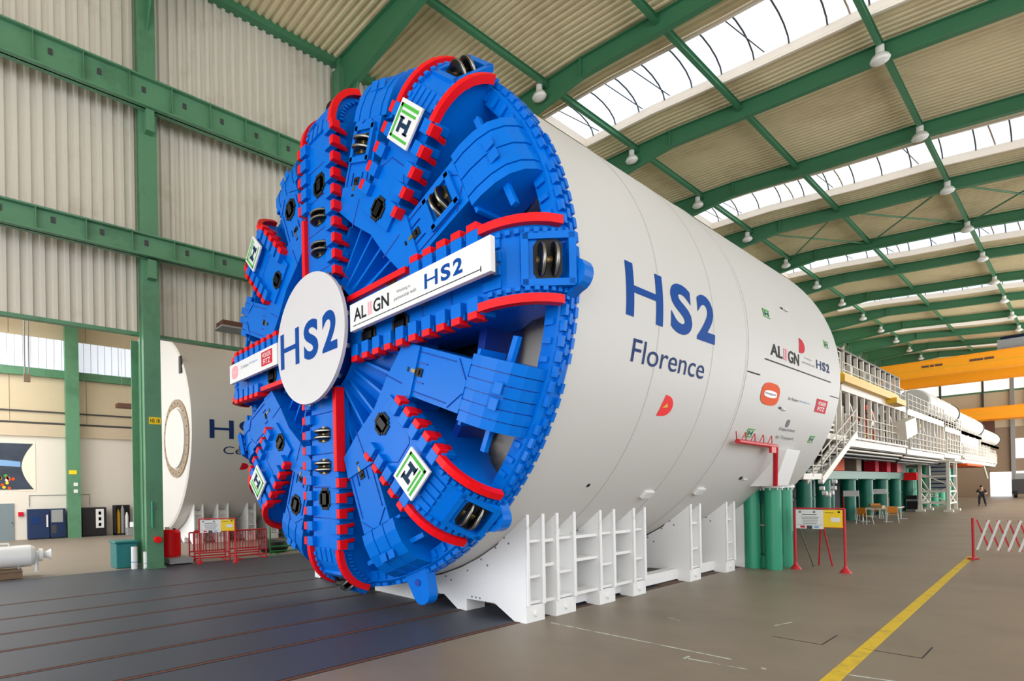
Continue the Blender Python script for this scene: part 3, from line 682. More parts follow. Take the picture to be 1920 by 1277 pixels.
m.build('caption', sh, fix=False); m = MB(); hs2(m, sk, 18.65, 19.85, q(5.5), q(5.74), 'logo_navy'); m.build('lettering', sh, fix=False); m = MB(); put(m, rect(14.8, 20.0, q(5.25), q(5.275)), sk, 'ink')
m.build('underline', sh, fix=False); m = MB(); put(m, rect(13.85, 14.6, q(4.86), q(4.885)), sk, 'ink'); m.build('joint_mark', sh, fix=False); m = MB(); put(m, rect(20.05, 20.95, q(4.88), q(4.9)), sk, 'ink'); m.build('joint_mark', sh, fix=False)
m = MB()
g = ell(15.45, q(4.52), .6, .26); vs = g[0]; put(m, g, sk, 'orange'); put(m, ell(15.45, q(4.52), .42, .08), lambda y, s: SY(y, s, .009), 'white'); put(m, T('bouygues', 15.1, 15.8, q(4.49), q(4.56)), lambda y, s: SY(y, s, .012), 'logo_navy')
m.build('partner_emblem', sh, fix=False); m = MB()
put(m, T('Sir Robert', 16.7, 17.5, q(4.5), q(4.57)), sk, 'ink'); put(m, T('McAlpine', 17.6, 18.45, q(4.5), q(4.56)), sk, 'sky_blue')
m.build('partner_emblem', sh, fix=False); m = MB()
put(m, rect(18.95, 19.95, q(4.37), q(4.72)), sk, 'crimson'); put(m, T('VOLKER', 19.1, 19.8, q(4.56), q(4.66), .01), lambda y, s: SY(y, s, .009), 'white'); put(m, T('FITZ', 19.15, 19.75, q(4.42), q(4.52), .01), lambda y, s: SY(y, s, .009), 'white')
m.build('partner_emblem', sh, fix=False); m = MB()
put(m, ell(17.2, q(3.95), .12, .1), sk, 'ink_grey'); put(m, T('Department', 16.75, 17.95, q(3.74), q(3.84)), sk, 'ink_grey'); put(m, T('for Transport', 16.75, 18.1, q(3.54), q(3.64)), sk, 'ink_grey'); m.build('partner_emblem', sh, fix=False)
for y, z in ((15.15, 6.37), (19.85, 6.33), (15.0, 3.61), (19.6, 3.65)):
    s = q(z); m = MB()
    for g in (rect(y-.22, y+.22, s+.07, s+.1), rect(y-.22, y-.17, s-.1, s+.1), rect(y-.22, y+.22, s-.1, s-.08)): put(m, g, sk, 'logo_green')
    for g in (rect(y-.12, y-.05, s-.06, s+.05), rect(y+.08, y+.15, s-.06, s+.05), rect(y-.05, y+.08, s-.02, s+.01)): put(m, g, sk, 'logo_dkgreen')
    m.build('green_emblem', sh, fix=False)
for y, z in ((16.3, 4.27), (16.5, 6.77), (16.15, 2.56)):
    m = MB(); s = q(z); g = ell(y, s, .1, .03 if z > 3 else .05); put(m, g, lambda a_, b_: SY(a_, b_, .004), 'black')
    m.obox(SY(y+.25, s-.02, .02), (0, .12, 0), (0, 0, .02), (.02, 0, 0), 'shield_white'); m.build('grout_port', sh, fix=False)
m = MB(); put(m, ell(9.22, q(2.43), .05, .04), lambda a_, b_: SY(a_, b_, .004), 'black'); m.build('grout_port', sh, fix=False)
m = MB()
for y, z in ((11.7, 2.24), (14.2, 2.27)):
    s = q(z); n_ = (SY(y, s)-V(XC, y, ZC)).normalized(); t_ = n_.cross(V(0, 1, 0)); m = MB(); m.obox(SY(y, s, .02), (0, .18, 0), t_*.09, n_*.05, 'white'); m.build('weld_pad', sh, bevel=.01)

# ================================================================== cradles under the shield
def cradle_geo(m, cx, y0, y1, zc=ZC, full_=True, mt='cradle_white'):
    """two profiled cradle plates y0 and y1, ribs between them, feet below"""
    Rr = 5.13; arc = [(x, zc-sqrt(Rr*Rr-x*x)) for x in (.0, .5, 1., 1.5, 2., 2.5, 2.95)]
    half = [(.79, .0), (.79, .24), (1.55, .24), (1.91, .0), (2.16, 0), (2.16, .24), (2.85, .26), (3.3, .0), (3.56, .0), (3.56, 1.88), (3.5, 1.97), (3.3, 1.97)]
    prof = half+list(reversed(arc)); L = [(-x, z) for x, z in prof]
    poly = prof[:-1]+[(0, arc[0][1])]+list(reversed(L[:-1]))
    for y, t in ((y0, .05), (y1, -.05)):
        m.prism([(cx+x, y, z) for x, z in poly], (0, t, 0), mt)
        for s in (-1, 1):
            m.box(*sorted((cx+s*3.56, cx+s*3.6)), *sorted((y, y+t*1.5)), .3, 1.93, mt)
def bolts(m, cx, y0):
    for x, z in ((3.42, 1.88), (2.9, 1.3), (2.55, 1.05), (2.7, .95), (2.2, .8), (1.6, .62), (1.75, .56), (1.1, .45), (1.2, .4), (3.1, 1.5), (3.2, 1.4), (1.0, .3), (1.1, .3), (1.2, .3), (2.3, .3), (2.4, .3), (2.5, .3)):
        for s in (-1, 1): m.add([(cx+s*x+.022*cos(q*pi/3), y0-.003, z+.022*sin(q*pi/3)) for q in range(6)], [(0, 1, 2, 3, 4, 5)], 'ink_grey')
def cradle(cx, y0, y1, lab, grp, tie=0):
    o = thing('shield_cradle', (cx, (y0+y1)/2, 0), lab, 'cradle', grp)
    m = MB(); cradle_geo(m, cx, y0, y1); bolts(m, cx, y0); m.build('profiled_plates', o, bevel=.012)
    if tie:
        for s in (1, -1):
            for z in (.3, .95, 1.4):
                m = MB(); m.box(*sorted((cx+s*3.25, cx+s*3.52)), y0-tie, y0, z, z+.06, 'cradle_white')
                m.build('tie_shelf', o)
    for s in (-1, 1):
        m = MB()
        for z in (.32, .78, 1.42): m.box(*sorted((cx+s*3.28, cx+s*3.53)), y0+.04, y1-.04, z, z+.05, 'cradle_white')
        m.box(*sorted((cx+s*3.25, cx+s*3.28)), y0+.04, y1-.04, .3, 1.6, 'cradle_white'); m.build('stiffener', o)
        for x0, x1 in ((3.3, 3.56), (1.91, 2.16)):
            m = MB(); xa, xb = sorted((cx+s*x0, cx+s*x1)); m.box(xa, xb, y0+.05, y1-.05, 0, .3, 'cradle_white')
            if x0 > 3: m.tube((cx+s*3.5, (y0+y1)/2, .15), (cx+s*3.6, (y0+y1)/2, .15), .05, 'cradle_white')
            m.build('foot', o, bevel=.01)
    m = MB(); m.box(cx-.79, cx+.79, y0+.05, y1-.05, 0, .35, 'cradle_white'); m.build('centre_beam', o)
    return o
CR = [(7.97, 8.5, 'white cradle frame at the front, right under the blue cutterhead rim'), (8.86, 9.5, 'white cradle frame second from the cutterhead'), (10.35, 10.95, 'white cradle frame third from the cutterhead'), (11.7, 12.25, 'white cradle frame fourth from the cutterhead, last of the front group'),
      (14.5, 15.1, 'white cradle frame at the front of the rear group, beside the wide gap'), (16.7, 17.3, 'white cradle frame in the middle of the rear group'), (18.2, 18.9, 'white cradle frame at the back, partly behind the green pipe stand')]
for y0, y1, l in CR: cradle(XC, y0, y1, l, 'white cradle frames under the Florence shield', {8.86: .36, 10.35: .85, 11.7: .75}.get(y0, 0))
m = MB()
for x in (XC+3.15, XC-3.15): m.box(x-.12, x+.12, 8.2, 19, .05, .3, 'cradle_white')
for x in (XC+.6, XC-.6): m.box(x-.1, x+.1, 8.2, 19, .02, .22, 'cradle_white')
tag(m.build('cradle_runner'), 'low white runner beams tying the cradle frames together along the floor', 'beam')

# ================================================================== the second shield in the side bay
CX, CY, CZ = -29.3, 8.3, 5.56
cs = thing('tunnel_shield', (CX, 15, .46), 'second white tunnelling shield in the side bay lettered Cecilia, behind the green column', 'shield')
m = MB(); m.lathe([(5.0, 0), (5.1, .06), (5.1, 13.8), (4.9, 13.86)], (CX, CY, CZ), (0, 1, 0), 'shield_white', 128); m.build('shield_skin', cs, fix=False)
m = MB(); m.lathe([(0, .03), (5.03, .03)], (CX, CY, CZ), (0, 1, 0), 'shield_white', 96); m.build('front_plate', cs)
m = MB(); c = V(CX+3.0, CY+.03, CZ-.4); m.lathe([(1.9, 0), (1.9, -.06), (1.55, -.06), (1.55, 0)], c, (0, 1, 0), 'far_brown', 64); m.lathe([(0, -.12), (1.45, -.12), (1.45, 0)], c, (0, 1, 0), 'shield_white', 64)
for k in range(24): a = k*pi/12; m.tube(c+V(cos(a), 0, sin(a))*1.72+V(0, -.06, 0), c+V(cos(a), 0, sin(a))*1.72+V(0, -.1, 0), .04, 'grey', 6)
m.build('access_ring', cs)
for x, z in ((CX+3.9, 8.2),): m = MB(); m.box(x-.14, x+.14, CY-.06, CY+.02, z, z+.8, 'dark_grey'); m.build('port', cs)
ck = lambda y, s: V(CX+5.108*cos(s/5.1), y, CZ+5.108*sin(s/5.1))
m = MB(); hs2(m, ck, 9.2, 12.5, -.52, .36, 'logo_navy', .08); m.build('lettering', cs, fix=False)
m = MB(); put(m, T('Cecilia', 9.9, 12.2, -1.25, -.88, 0, .08), ck, 'logo_navy'); m.build('lettering', cs, fix=False)
m = MB(); put(m, dmark(11.0, 3.75, .18), ck, 'crimson'); m.build('emblem', cs, fix=False)
for i, (y0, y1) in enumerate(((8.9, 9.4), (10.1, 10.7), (11.7, 12.2), (13.0, 13.5), (14.6, 15.1))): cradle(CX, y0, y1, ['first and nearest', 'second', 'third', 'fourth', 'fifth and farthest'][i]+' white cradle frame under the Cecilia shield, counted from its front plate', 'white cradle frames under the Cecilia shield')

# ================================================================== things beside the green column
m = MB(); m.box(-19.85, -18.95, 3.95, 4.62, 0, .82, 'bin_teal'); m.box(-19.89, -18.9, 3.9, 4.66, .82, .9, 'bin_teal'); tag(m.build('storage_bin', bevel=.03), 'teal lidded bin on the floor left of the tall green column', 'bin')
for i, (x, y, r, h) in enumerate(((-18.55, 4.42, .1, .72), (-18.35, 4.74, .09, .55))):
    m = MB(); m.tube((x, y, 0), (x, y, h), r, 'white', 16); m.tube((x, y, h), (x, y, h+.02), r*.8, 'grey', 16)
    m.tube((x, y, h*.3), (x, y, h*.34), r+.002, 'sky_blue', 16)
    tag(m.build('floor_canister'), ['taller white canister standing before the teal bin', 'shorter white canister at the foot of the green column'][i], 'canister', 'white canisters by the column')
m = MB(); m.box(-20.1, -18.5, 5.55, 6.35, .04, .22, 'grey'); m.box(-20.1, -18.5, 5.6, 5.7, 0, .04, 'black'); m.box(-20.1, -18.5, 6.2, 6.3, 0, .04, 'black'); tag(m.build('grey_pallet'), 'grey low platform carrying the red tank beside the green column', 'pallet')
o = thing('red_tank', (-19.4, 5.85, .22), 'red upright tank with a filler cap, right of the tall green column', 'tank')
m = MB(); m.lathe([(.0, 0), (.34, 0), (.36, .05), (.36, .85), (.3, .95), (0, .97)], (-19.4, 5.85, .22), (0, 0, 1), 'red', 28); m.build('tank_body', o)
m = MB(); m.tube((-19.4, 5.75, 1.17), (-19.4, 5.75, 1.27), .08, 'white', 12); m.tube((-19.25, 5.95, 1.17), (-19.25, 5.95, 1.22), .05, 'black', 12); m.build('filler_cap', o)
# red pedestrian fences
def fence(p, q, h, mt, lab, bars=12, bin_=False):
    p, q = V(*p), V(*q); o = thing('barrier_fence', (p+q)/2, lab, 'barrier', None)
    d = (q-p)/bars; f = MB()
    for z in (.12, .3, h): f.tube(p+V(0, 0, z), q+V(0, 0, z), .025, mt, 8)
    for a in (p, q): f.tube(a, a+V(0, 0, h), .03, mt, 8)
    f.build('frame', o); b = MB()
    for i in range(1, bars): b.tube(p+d*i+V(0, 0, .3), p+d*i+V(0, 0, h), .014, mt, 6)
    b.build('bars', o)
    n_ = (q-p).normalized(); n_ = V(-n_.y, n_.x, 0)
    for a in (p+(q-p)*.12, q-(q-p)*.12): f = MB(); f.beam(a-n_*.28+V(0, 0, .02), a+n_*.28+V(0, 0, .02), .06, .04, mt); f.build('foot', o)
    return o
fence((-18.9, 6.55, 0), (-18.6, 7.75, 0), 1.1, 'fence_red', 'red steel barrier fence below the notice board, nearer the column')
fence((-18.6, 7.95, 0), (-18.55, 9.2, 0), 1.05, 'fence_red', 'red steel barrier fence right of the notice board, beside the green frame')
fence((-19.6, 6.6, 0), (-19.4, 7.9, 0), 1.0, 'fence_red', 'red steel barrier fence behind the nearer one', 9)
fence((-19.5, 8.1, 0), (-19.4, 9.3, 0), 1.0, 'fence_red', 'red steel barrier fence behind the one beside the green frame', 9)
fence((-19.0, 9.6, 0), (-18.7, 11.4, 0), 1.25, 'fence_green', 'green steel frame half hidden by the cutterhead', 3)
m = MB(); m.lathe([(0, .0), (.5, 0), (.62, .18), (.5, .42), (0, .5)], (-19.9, 10.2, 0), (0, 0, 1), 'black', 24); tag(m.build('cable_heap'), 'dark heap of coiled cable behind the green frame', 'cable')
def notice(x0, y0, x1, y1, z0, z1, ztop, lab, post='fence_red', legs=True):
    o = thing('notice_board', ((x0+x1)/2, (y0+y1)/2, 0), lab, 'sign', 'red framed notice boards')
    P, Q = V(x0, y0, 0), V(x1, y1, 0); d = (Q-P); L = d.length; d.normalize(); n_ = V(d.y, -d.x, 0)
    for a, s in ((P, -1), (Q, 1)):
        m = MB(); m.tube(a, a+V(0, 0, ztop), .028, post, 10); m.build('post', o)
        m = MB(); m.lathe([(0, 0), (.13, 0), (.1, .05), (.05, .12), (.03, .2)], a, (0, 0, 1), post, 12)
        m.build('post_base', o)
    m = MB(); m.beam(P+V(0, 0, ztop), Q+V(0, 0, ztop), .04, .04, post); m.beam(P+d*L*.58+V(0, 0, z0+.0), Q+V(0, 0, z0), .04, .035, 'orange'); m.build('rail', o)
    f = lambda x, y: P+d*(.03+x*(L-.06))+n_*.03+V(0, 0, z0+y*(z1-z0))
    def slab(x0_, x1_, y0_, y1_, mt, t=.012):
        m = MB(); a = [f(x0_, y0_), f(x1_, y0_), f(x1_, y1_), f(x0_, y1_)]; m.prism(a, n_*-t, mt); return m
    w_ = slab(0, .6, -.12, .97, 'white').build('white_panel', o); y_ = slab(.6, 1, .0, .97, 'yellow').build('yellow_panel', o)
    f2 = lambda x, y: f(x, y)+n_*.004
    m = MB()
    put(m, rect(.14, .46, .67, .71), f2, 'ink')
    for k in range(5): put(m, rect(.12+.01*k, .5-.01*k, .53-.09*k, .56-.09*k), f2, 'ink_grey')
    for x in (.07, .38): put(m, rect(x, x+.05, .78, .9), f2, 'ink_grey')
    put(m, rect(.02, .58, .1, .115), f2, 'ink_grey'); put(m, rect(.1, .2, -.07, .05), f2, 'crimson'); put(m, rect(.24, .36, -.12, .06), f2, 'dark_grey'); put(m, rect(.4, .5, -.07, .05), f2, 'sky_blue')
    m.build('print', w_, fix=False)
    m = MB(); put(m, rect(.64, .82, .8, .83), f2, 'ink'); put(m, rect(.76, .95, .3, .55), f2, 'white'); put(m, rect(.9, .95, .8, .9), f2, 'ink'); m.build('print', y_, fix=False)
    return o
notice(-18.3, 6.52, -17.75, 7.62, 1.12, 1.52, 1.55, 'notice board with white and yellow panels on red posts before the far cradle')
notice(-4.95, 18.8, -3.9, 18.8, 1.2, 1.68, 1.7, 'notice board with white and yellow panels on red posts beside the green pipe stand')
o = COL.objects['notice_board.001']
m = MB(); m.tube((-4.9, 18.85, 1.3), (-4.75, 19.6, 0), .018, 'steel', 8); m.tube((-4.55, 19.7, 1.2), (-4.45, 20.1, 0), .02, 'fence_red', 8); m.tube((-4.6, 19.7, 1.2), (-4.75, 20.1, 0), .02, 'fence_red', 8); m.build('brace', o)
# lamps on the walls
m = MB(); m.box(-18.5, -17.9, 7.35, 8.5, 8.35, 8.55, 'dark_brown'); m.box(-18.55, -17.85, 7.3, 8.55, 8.3, 8.36, 'grey'); m.tube((-18.05, 7.7, 8.5), (-18.05, 7.7, 10.15), .01, 'grey', 5); m.tube((-18.05, 8.2, 8.5), (-18.05, 8.2, 10.15), .01, 'grey', 5); tag(m.build('heater_lamp'), 'brown box heater hung on the corrugated wall left of the cutterhead', 'heater')
m = MB(); m.box(-34.6, -33.9, 7.3, 8.6, 7.72, 7.95, 'dark_brown'); m.tube((-34.2, 7.6, 7.95), (-34.2, 7.6, 13.29), .01, 'grey', 5); m.tube((-34.2, 8.3, 7.95), (-34.2, 8.3, 13.29), .01, 'grey', 5); tag(m.build('heater_lamp'), 'brown box heater hanging in the side bay left of the tall column', 'heater')
m = MB(); m.box(-24.35, -24.1, 1.8, 2.05, 10.2, 13.29, 'dark_grey'); m.tube((-24.2, 1.86, 10.2), (-24.2, 1.86, 7.2), .03, 'grey', 6); m.tube((-24.2, 2.0, 10.2), (-24.2, 2.0, 7.2), .03, 'grey', 6); m.box(-24.28, -24.12, 1.82, 2.04, 6.9, 7.2, 'far_brown'); tag(m.build('chain_hoist'), 'grey chain hoist hanging in front of the side bay windows', 'hoist')
# poster, door, panels, machines on the side-bay wall
XP = XB
o = thing('wall_poster', (XP+.02, 2, 2.9), 'large dark photo poster with one round-cut edge on the side bay wall', 'poster')
pts = [(-1.5, 2.9), (3.15, 2.9)]+[(2.55+.6*abs((k-6)/6)**1.8, 2.9+2.65*k/12) for k in range(1, 12)]+[(3.15, 5.55), (-1.5, 5.55)]
m = MB(); m.prism([(XP+.03, y, z) for y, z in pts], (-.025, 0, 0), 'poster'); m.build('photo_print', o)
m = MB(); rr = random.Random(4)
for k in range(34): y = rr.uniform(.6, 2.2); z = 2.98+rr.uniform(0, .75)*(1-abs(y-1.8)/1.9); m.prism([(XP+.035, y+.09*cos(q), z+.09*sin(q)) for q in [i*pi/3 for i in range(6)]], (-.004, 0, 0), rr.choice(['logo_green', 'white', 'orange', 'teal', 'yellow', 'far_brown']))
m.prism([(XP+.034, -1.4, 4.9), (XP+.034, 2.5, 4.5), (XP+.034, 2.5, 4.2), (XP+.034, -1.4, 4.4)], (-.003, 0, 0), 'sky_blue'); m.build('crowd_print', o)
m = MB(); m.prism([(XP+.02, y, z) for y, z in [(3.25, 2.8), (3.25, 5.65), (2.4, 5.65), (2.4, 2.8)]], (-.015, 0, 0), 'curb'); m.build('poster_backing', o)
o = thing('steel_door', (XP+.03, 1.3, 0), 'grey-blue steel door in the side bay wall left of the cabinets', 'door'); o['kind'] = 'structure'
m = MB(); m.box(XP, XP+.06, .3, 2.15, 0, 2.1, 'door_grey'); m.build('door_leaf', o); m = MB(); m.tube((XP+.06, 2.05, 1.0), (XP+.14, 2.05, 1.0), .03, 'black'); m.build('handle', o)
m = MB(); m.box(XP, XP+.1, 2.35, 2.6, 1.35, 1.6, 'crimson'); tag(m.build('alarm_box'), 'small dark red box on the wall right of the grey door', 'alarm')
def cabinet(x0, x1, y0, y1, h, mt, lab, deco):
    o = thing('machine_cabinet', ((x0+x1)/2, (y0+y1)/2, 0), lab, 'cabinet', 'dark machine cabinets in the side bay')
    m = MB(); m.box(x0, x1, y0, y1, .06, h, mt); m.box(x0, x1, y0+.05, y1-.05, 0, .06, 'black'); m.build('housing', o, bevel=.02)
    for (a, b, c, d, mm) in deco: m = MB(); m.box(x1, x1+.03, a, b, c, d, mm); m.build('panel', o)
    return o
cabinet(-36.2, -35.7, 2.75, 3.85, 1.75, 'machine_blue', 'glossy blue-black machine cabinet with light reflections, left of the side bay column', [(3.7, 3.78, .7, 1.4, 'white'), (2.95, 3.35, .9, 1.3, 'logo_navy')])
cabinet(-36.2, -35.7, 3.9, 4.7, 1.75, 'machine_blue', 'blue machine cabinet with a large pale panel, touching the side bay column', [(3.95, 4.55, .95, 1.68, 'grey'), (3.95, 4.2, .3, .8, 'dark_grey')])
cabinet(-36.2, -35.6, 5.55, 6.9, 1.75, 'black', 'black machine cabinet with three round ports, right of the side bay column', [(6.3, 6.75, .5, 1.65, 'white'), (6.45, 6.6, 1.3, 1.5, 'black'), (6.45, 6.6, .95, 1.15, 'black'), (6.45, 6.6, .6, .8, 'black')])
o = thing('gas_bottle_rack', (-35.8, 7.85, 0), 'dark rack with upright gas bottles on the side bay floor', 'rack')
m = MB(); m.box(-36.1, -36.0, 7.35, 8.35, 0, 1.85, 'black'); m.box(-36.1, -35.4, 7.35, 7.42, 0, 1.85, 'black'); m.box(-36.1, -35.4, 7.35, 8.35, 0, .1, 'black'); m.build('rack_frame', o)
for j, (y, mt, h) in enumerate(((7.6, 'gold', 1.5), (7.85, 'grey', 1.7), (8.1, 'white', 1.3))):
    m = MB(); m.lathe([(0, 0), (.11, 0), (.11, h-.25), (.05, h-.08), (.04, h), (0, h)], (-35.7, y, .1), (0, 0, 1), mt, 14); tag(m.build('gas_bottle'), ['yellow gas bottle in the dark rack', 'tall grey gas bottle in the dark rack, between yellow and white', 'short white gas bottle in the dark rack'][j], 'bottle', 'gas bottles in the rack')
m = MB(); m.tube((-34.9, 8.3, .5), (-34.9, 8.3, .8), .22, 'white', 14); m.box(-35.2, -34.6, 7.9, 8.7, 0, .45, 'grey'); tag(m.build('compressor'), 'small white and grey compressor on the floor by the bottle rack', 'compressor')
m = MB(); m.path([(XP+.03, 2.9, 1.9), (XP+.03, 2.9, 2.55), (XP+.03, 6.1, 2.55), (XP+.03, 6.1, 1.9)], .02, 'grey', 6); tag(m.build('wall_conduit'), 'thin grey conduit looping over the cabinets on the side bay wall', 'pipe')
m = MB(); m.box(-35.4, -34.5, 9.2, 10.6, 0, 1.2, 'machine_blue'); tag(m.build('machine_block', bevel=.03), 'dark machine block behind the green column in the side bay', 'machine')
# tank on a pallet at the left edge
o = thing('pressure_vessel', (-19.4, .9, .25), 'white horizontal cylinder with a nozzle lying on a pallet at the left edge', 'vessel')
m = MB(); m.lathe([(0, 0), (.3, .0), (.33, .05), (.33, 1.75), (.28, 1.86), (.12, 1.9)], (-19.3, -.2, .62), (0, 1, 0), 'white', 28); m.build('body', o)
m = MB(); m.lathe([(.12, 0), (.12, .08), (.2, .1), (.2, .2), (.1, .22), (.1, .3), (.17, .42), (.14, .42), (.0, .4)], (-19.3, 1.68, .62), (0, 1, 0), 'white', 20); m.build('nozzle', o)
m = MB(); m.tube((-19.2, 1.7, .62), (-19.2, 1.7, .12), .05, 'white'); m.tube((-19.2, 1.7, .14), (-19.2, 1.7, .12), .12, 'white'); m.box(-19.5, -19.1, .6, .66, .25, .4, 'grey'); m.box(-19.5, -19.1, 1.2, 1.26, .25, .4, 'grey'); m.build('support_leg', o)
m = MB(); m.path([(-19.3, .6, .95), (-19.3, .6, 1.02), (-19.3, 1.0, 1.02), (-19.3, 1.0, .95)], .03, 'white', 8); m.build('top_pipe', o)
m = MB()
for z in (0.02, .22): m.box(-19.9, -18.7, -.6, 1.3, z, z+.03, 'pallet')
for x in (-19.85, -19.3, -18.8): m.box(x-.05, x+.05, -.6, 1.3, .05, .22, 'pallet')
tag(m.build('wooden_pallet'), 'wooden pallet under the white cylinder at the left edge', 'pallet')

# ================================================================== pipe stand beside the shield
o = thing('pipe_stand', (-5.45, 18.7, 0), 'stand of four thick green upright pipes carrying a white bracket beside the shield', 'stand')
for x, y in ((-5.8, 18.28), (-5.3, 18.28), (-5.8, 19.15), (-5.3, 19.15)):
    m = MB(); m.tube((x, y, 0), (x, y, 2.28), .19, 'teal', 32); m.build('green_pipe', o)
    m = MB(); m.tube((x, y, 2.28), (x, y, 2.34), .26, 'white', 24)
    for k in range(8): a = k*pi/4; m.tube((x+.22*cos(a), y+.22*sin(a), 2.22), (x+.22*cos(a), y+.22*sin(a), 2.38), .02, 'white', 6)
    m.build('flange', o)
m = MB(); m.box(-5.72, -5.28, 18.4, 19.3, 0, .35, 'teal'); m.box(-5.6, -5.4, 18.6, 18.8, 0, 2.2, 'teal_dark'); m.box(-5.78, -5.22, 18.3, 18.36, 1.2, 1.25, 'far_brown'); m.box(-5.72, -5.28, 18.5, 19.3, 1.9, 2.26, 'teal_dark'); m.build('cross_plate', o)
m = MB(); m.prism([(-5.7, 17.3, 2.34), (-4.98, 17.3, 2.34), (-4.74, 17.5, 3.3), (-5.1, 17.5, 3.3)], (0, 1.1, 0), 'white'); m.build('white_bracket', o, bevel=.01)
m = MB(); m.path([(-4.93, 17.22, 2.36), (-4.74, 16.65, 3.34), (-4.7, 14.05, 3.37)], .055, 'fence_red', 10)
m.obox((-4.72, 16.35, 3.27), (.03, 0, 0), (0, .16, 0), (0, 0, .1), 'fence_red'); m.build('red_arm', o)
m = MB()
for k in range(9): y = 14.0+k*.28; m.tube((-4.7, y, 3.4), (-4.66, y+(.12 if k % 2 else -.14), 3.58), .01, 'fence_red', 5)
m.build('bristles', o)

# ================================================================== floor markings
m = MB(); m.prism([(-1.96, 7.2, 0), (-1.8, 7.2, 0), (-2.24, 25.5, 0), (-2.38, 25.5, 0)], (0, 0, .004), 'line_yellow'); tag(m.build('floor_line', fix=True), 'worn yellow line painted on the floor at the right', 'line')
m = MB(); m.prism([(-5.7, 8.36, 0), (-5.7, 8.39, 0), (-2.95, 8.46, 0), (-2.95, 8.43, 0)], (0, 0, .004), 'line_white'); tag(m.build('floor_line'), 'thin faded pale line across the floor from the front cradle foot', 'line')
for i, (x0, y0, x1, y1) in enumerate(((-3.33, 8.04, -2.67, 8.14), (-1.83, 8.85, -1.3, 9.0), (-4.6, 10.3, -4.35, 10.2), (-3.2, 11.0, -3.1, 11.5))):
    m = MB(); d = V(x1-x0, y1-y0, 0).normalized(); n_ = V(-d.y, d.x, 0)*.012; P, Q = V(x0, y0, 0), V(x1, y1, 0); m.prism([P-n_, Q-n_, Q+n_, P+n_], (0, 0, .004), 'line_white')
    if i == 0: m.prism([(-3.38, 8.0, 0), (-3.35, 8.0, 0), (-3.35, 8.15, 0), (-3.38, 8.15, 0)], (0, 0, .004), 'line_white'); m.tube((-2.55, 8.33, 0), (-2.55, 8.33, .004), .03, 'line_white')
    tag(m.build('floor_mark'), ['short white paint stroke with a dot, on the floor below the thin pale line', 'short white paint stroke right of the yellow line', 'tiny white scratch on the floor right of the cradle', 'tiny white scratch on the floor before the pipe stand'][i], 'mark')
for i, (x, y) in enumerate(((-3.0, 10.2), (-2.0, 10.4))):
    m = MB()
    for a, b in (((x, y), (x+.6, y)), ((x+.6, y), (x+.6, y+.8))): m.beam((a[0], a[1], .002), (b[0], b[1], .002), .015, .004, 'groove')
    tag(m.build('floor_joint'), ['dark cut joint around a floor cover left of the yellow line', 'dark cut joint around a floor cover right of the yellow line'][i], 'joint')

# ================================================================== folding barrier at the right
o = thing('folding_barrier', (-1.2, 24.6, 0), 'red and white folding lattice barrier at the right picture edge', 'barrier')
for x in (-2.18, 1.5): 
    m = MB(); m.tube((x, 24.6, 0), (x, 24.6, 1.25), .03, 'fence_red', 10); m.beam((x, 24.3, .04), (x, 24.95, .04), .07, .06, 'fence_red'); m.beam((x-.12, 24.6, .02), (x+.12, 24.6, .02), .06, .04, 'fence_red'); m.build('post', o)
for i in range(18):
    x = -2.1+i*.2
    m = MB(); m.beam((x, 24.57, .3), (x+.24, 24.57, 1.2), .05, .02, 'white', (0, 1, 0)); m.build('white_slat', o)
    m = MB(); m.beam((x+.24, 24.62, .3), (x, 24.62, 1.2), .04, .02, 'fence_red', (0, 1, 0)); m.build('red_slat', o)

# ================================================================== backup gantry
GX = -6.9; GI = -12.0
def gantry(y0, y1, lab):
    return thing('backup_gantry', ((GX+GI)/2, (y0+y1)/2, 2.6), lab, 'gantry', 'white backup gantry sections')
def railing(o, x, y0, y1, z, h=1.1, n=None, mt='gantry_white', name='railing'):
    m = MB(); n = n or max(2, int((y1-y0)/1.3))
    for i in range(n+1): y = y0+(y1-y0)*i/n; m.tube((x, y, z), (x, y, z+h), .03, mt, 6)
    for k in (1, .66, .33): m.tube((x, y0, z+h*k), (x, y1, z+h*k), .025, mt, 6)
    m.box(x-.01, x+.01, y0, y1, z, z+.1, mt); return m.build(name, o)
# front section: louvred housing right behind the shield
g = gantry(21.3, 32, 'louvred white gantry section right behind the Florence shield, with stairs')
m = MB(); m.box(-12.5, GX, 21.6, 32, 4.6, 7.2, 'gantry_white')
for k in range(11):
    m.box(GX, GX+.08, 21.6, 31.8, 4.7+.23*k, 4.8+.23*k, 'gantry_white')
for y in [22+1.2*k for k in range(9)]: m.box(GX+.02, GX+.14, y, y+.1, 4.5, 7.3, 'gantry_white')
m.box(GX-.02, GX+.01, 21.6, 31.9, 4.6, 7.2, 'grating'); m.build('louvred_housing', g)
m = MB(); m.box(-12.5, GX+.2, 21.4, 32.9, 4.3, 4.55, 'gantry_white'); m.box(-12.5, GX+.1, 21.4, 32.9, 7.25, 7.5, 'gantry_white'); m.build('deck', g)
m = MB(); yy = [(27, 9.0), (29, 8.95), (30.7, 8.7), (32.0, 8.2), (32.6, 7.5)]; m.path([(GX, y, z) for y, z in yy], .09, 'gantry_white', 8); m.path([(GX, y-.6, z-.25) for y, z in yy], .05, 'gantry_white', 8)
for y, z in yy: m.tube((GX, y, z), (GX, y-.6, z-.25), .04, 'gantry_white', 6); m.tube((GX, y, z), (GX, y, 7.4), .04, 'gantry_white', 6)
m.box(-12, GX-.2, 23, 28, 7.5, 8.5, 'gantry_white'); m.build('curved_truss', g)
m = MB()
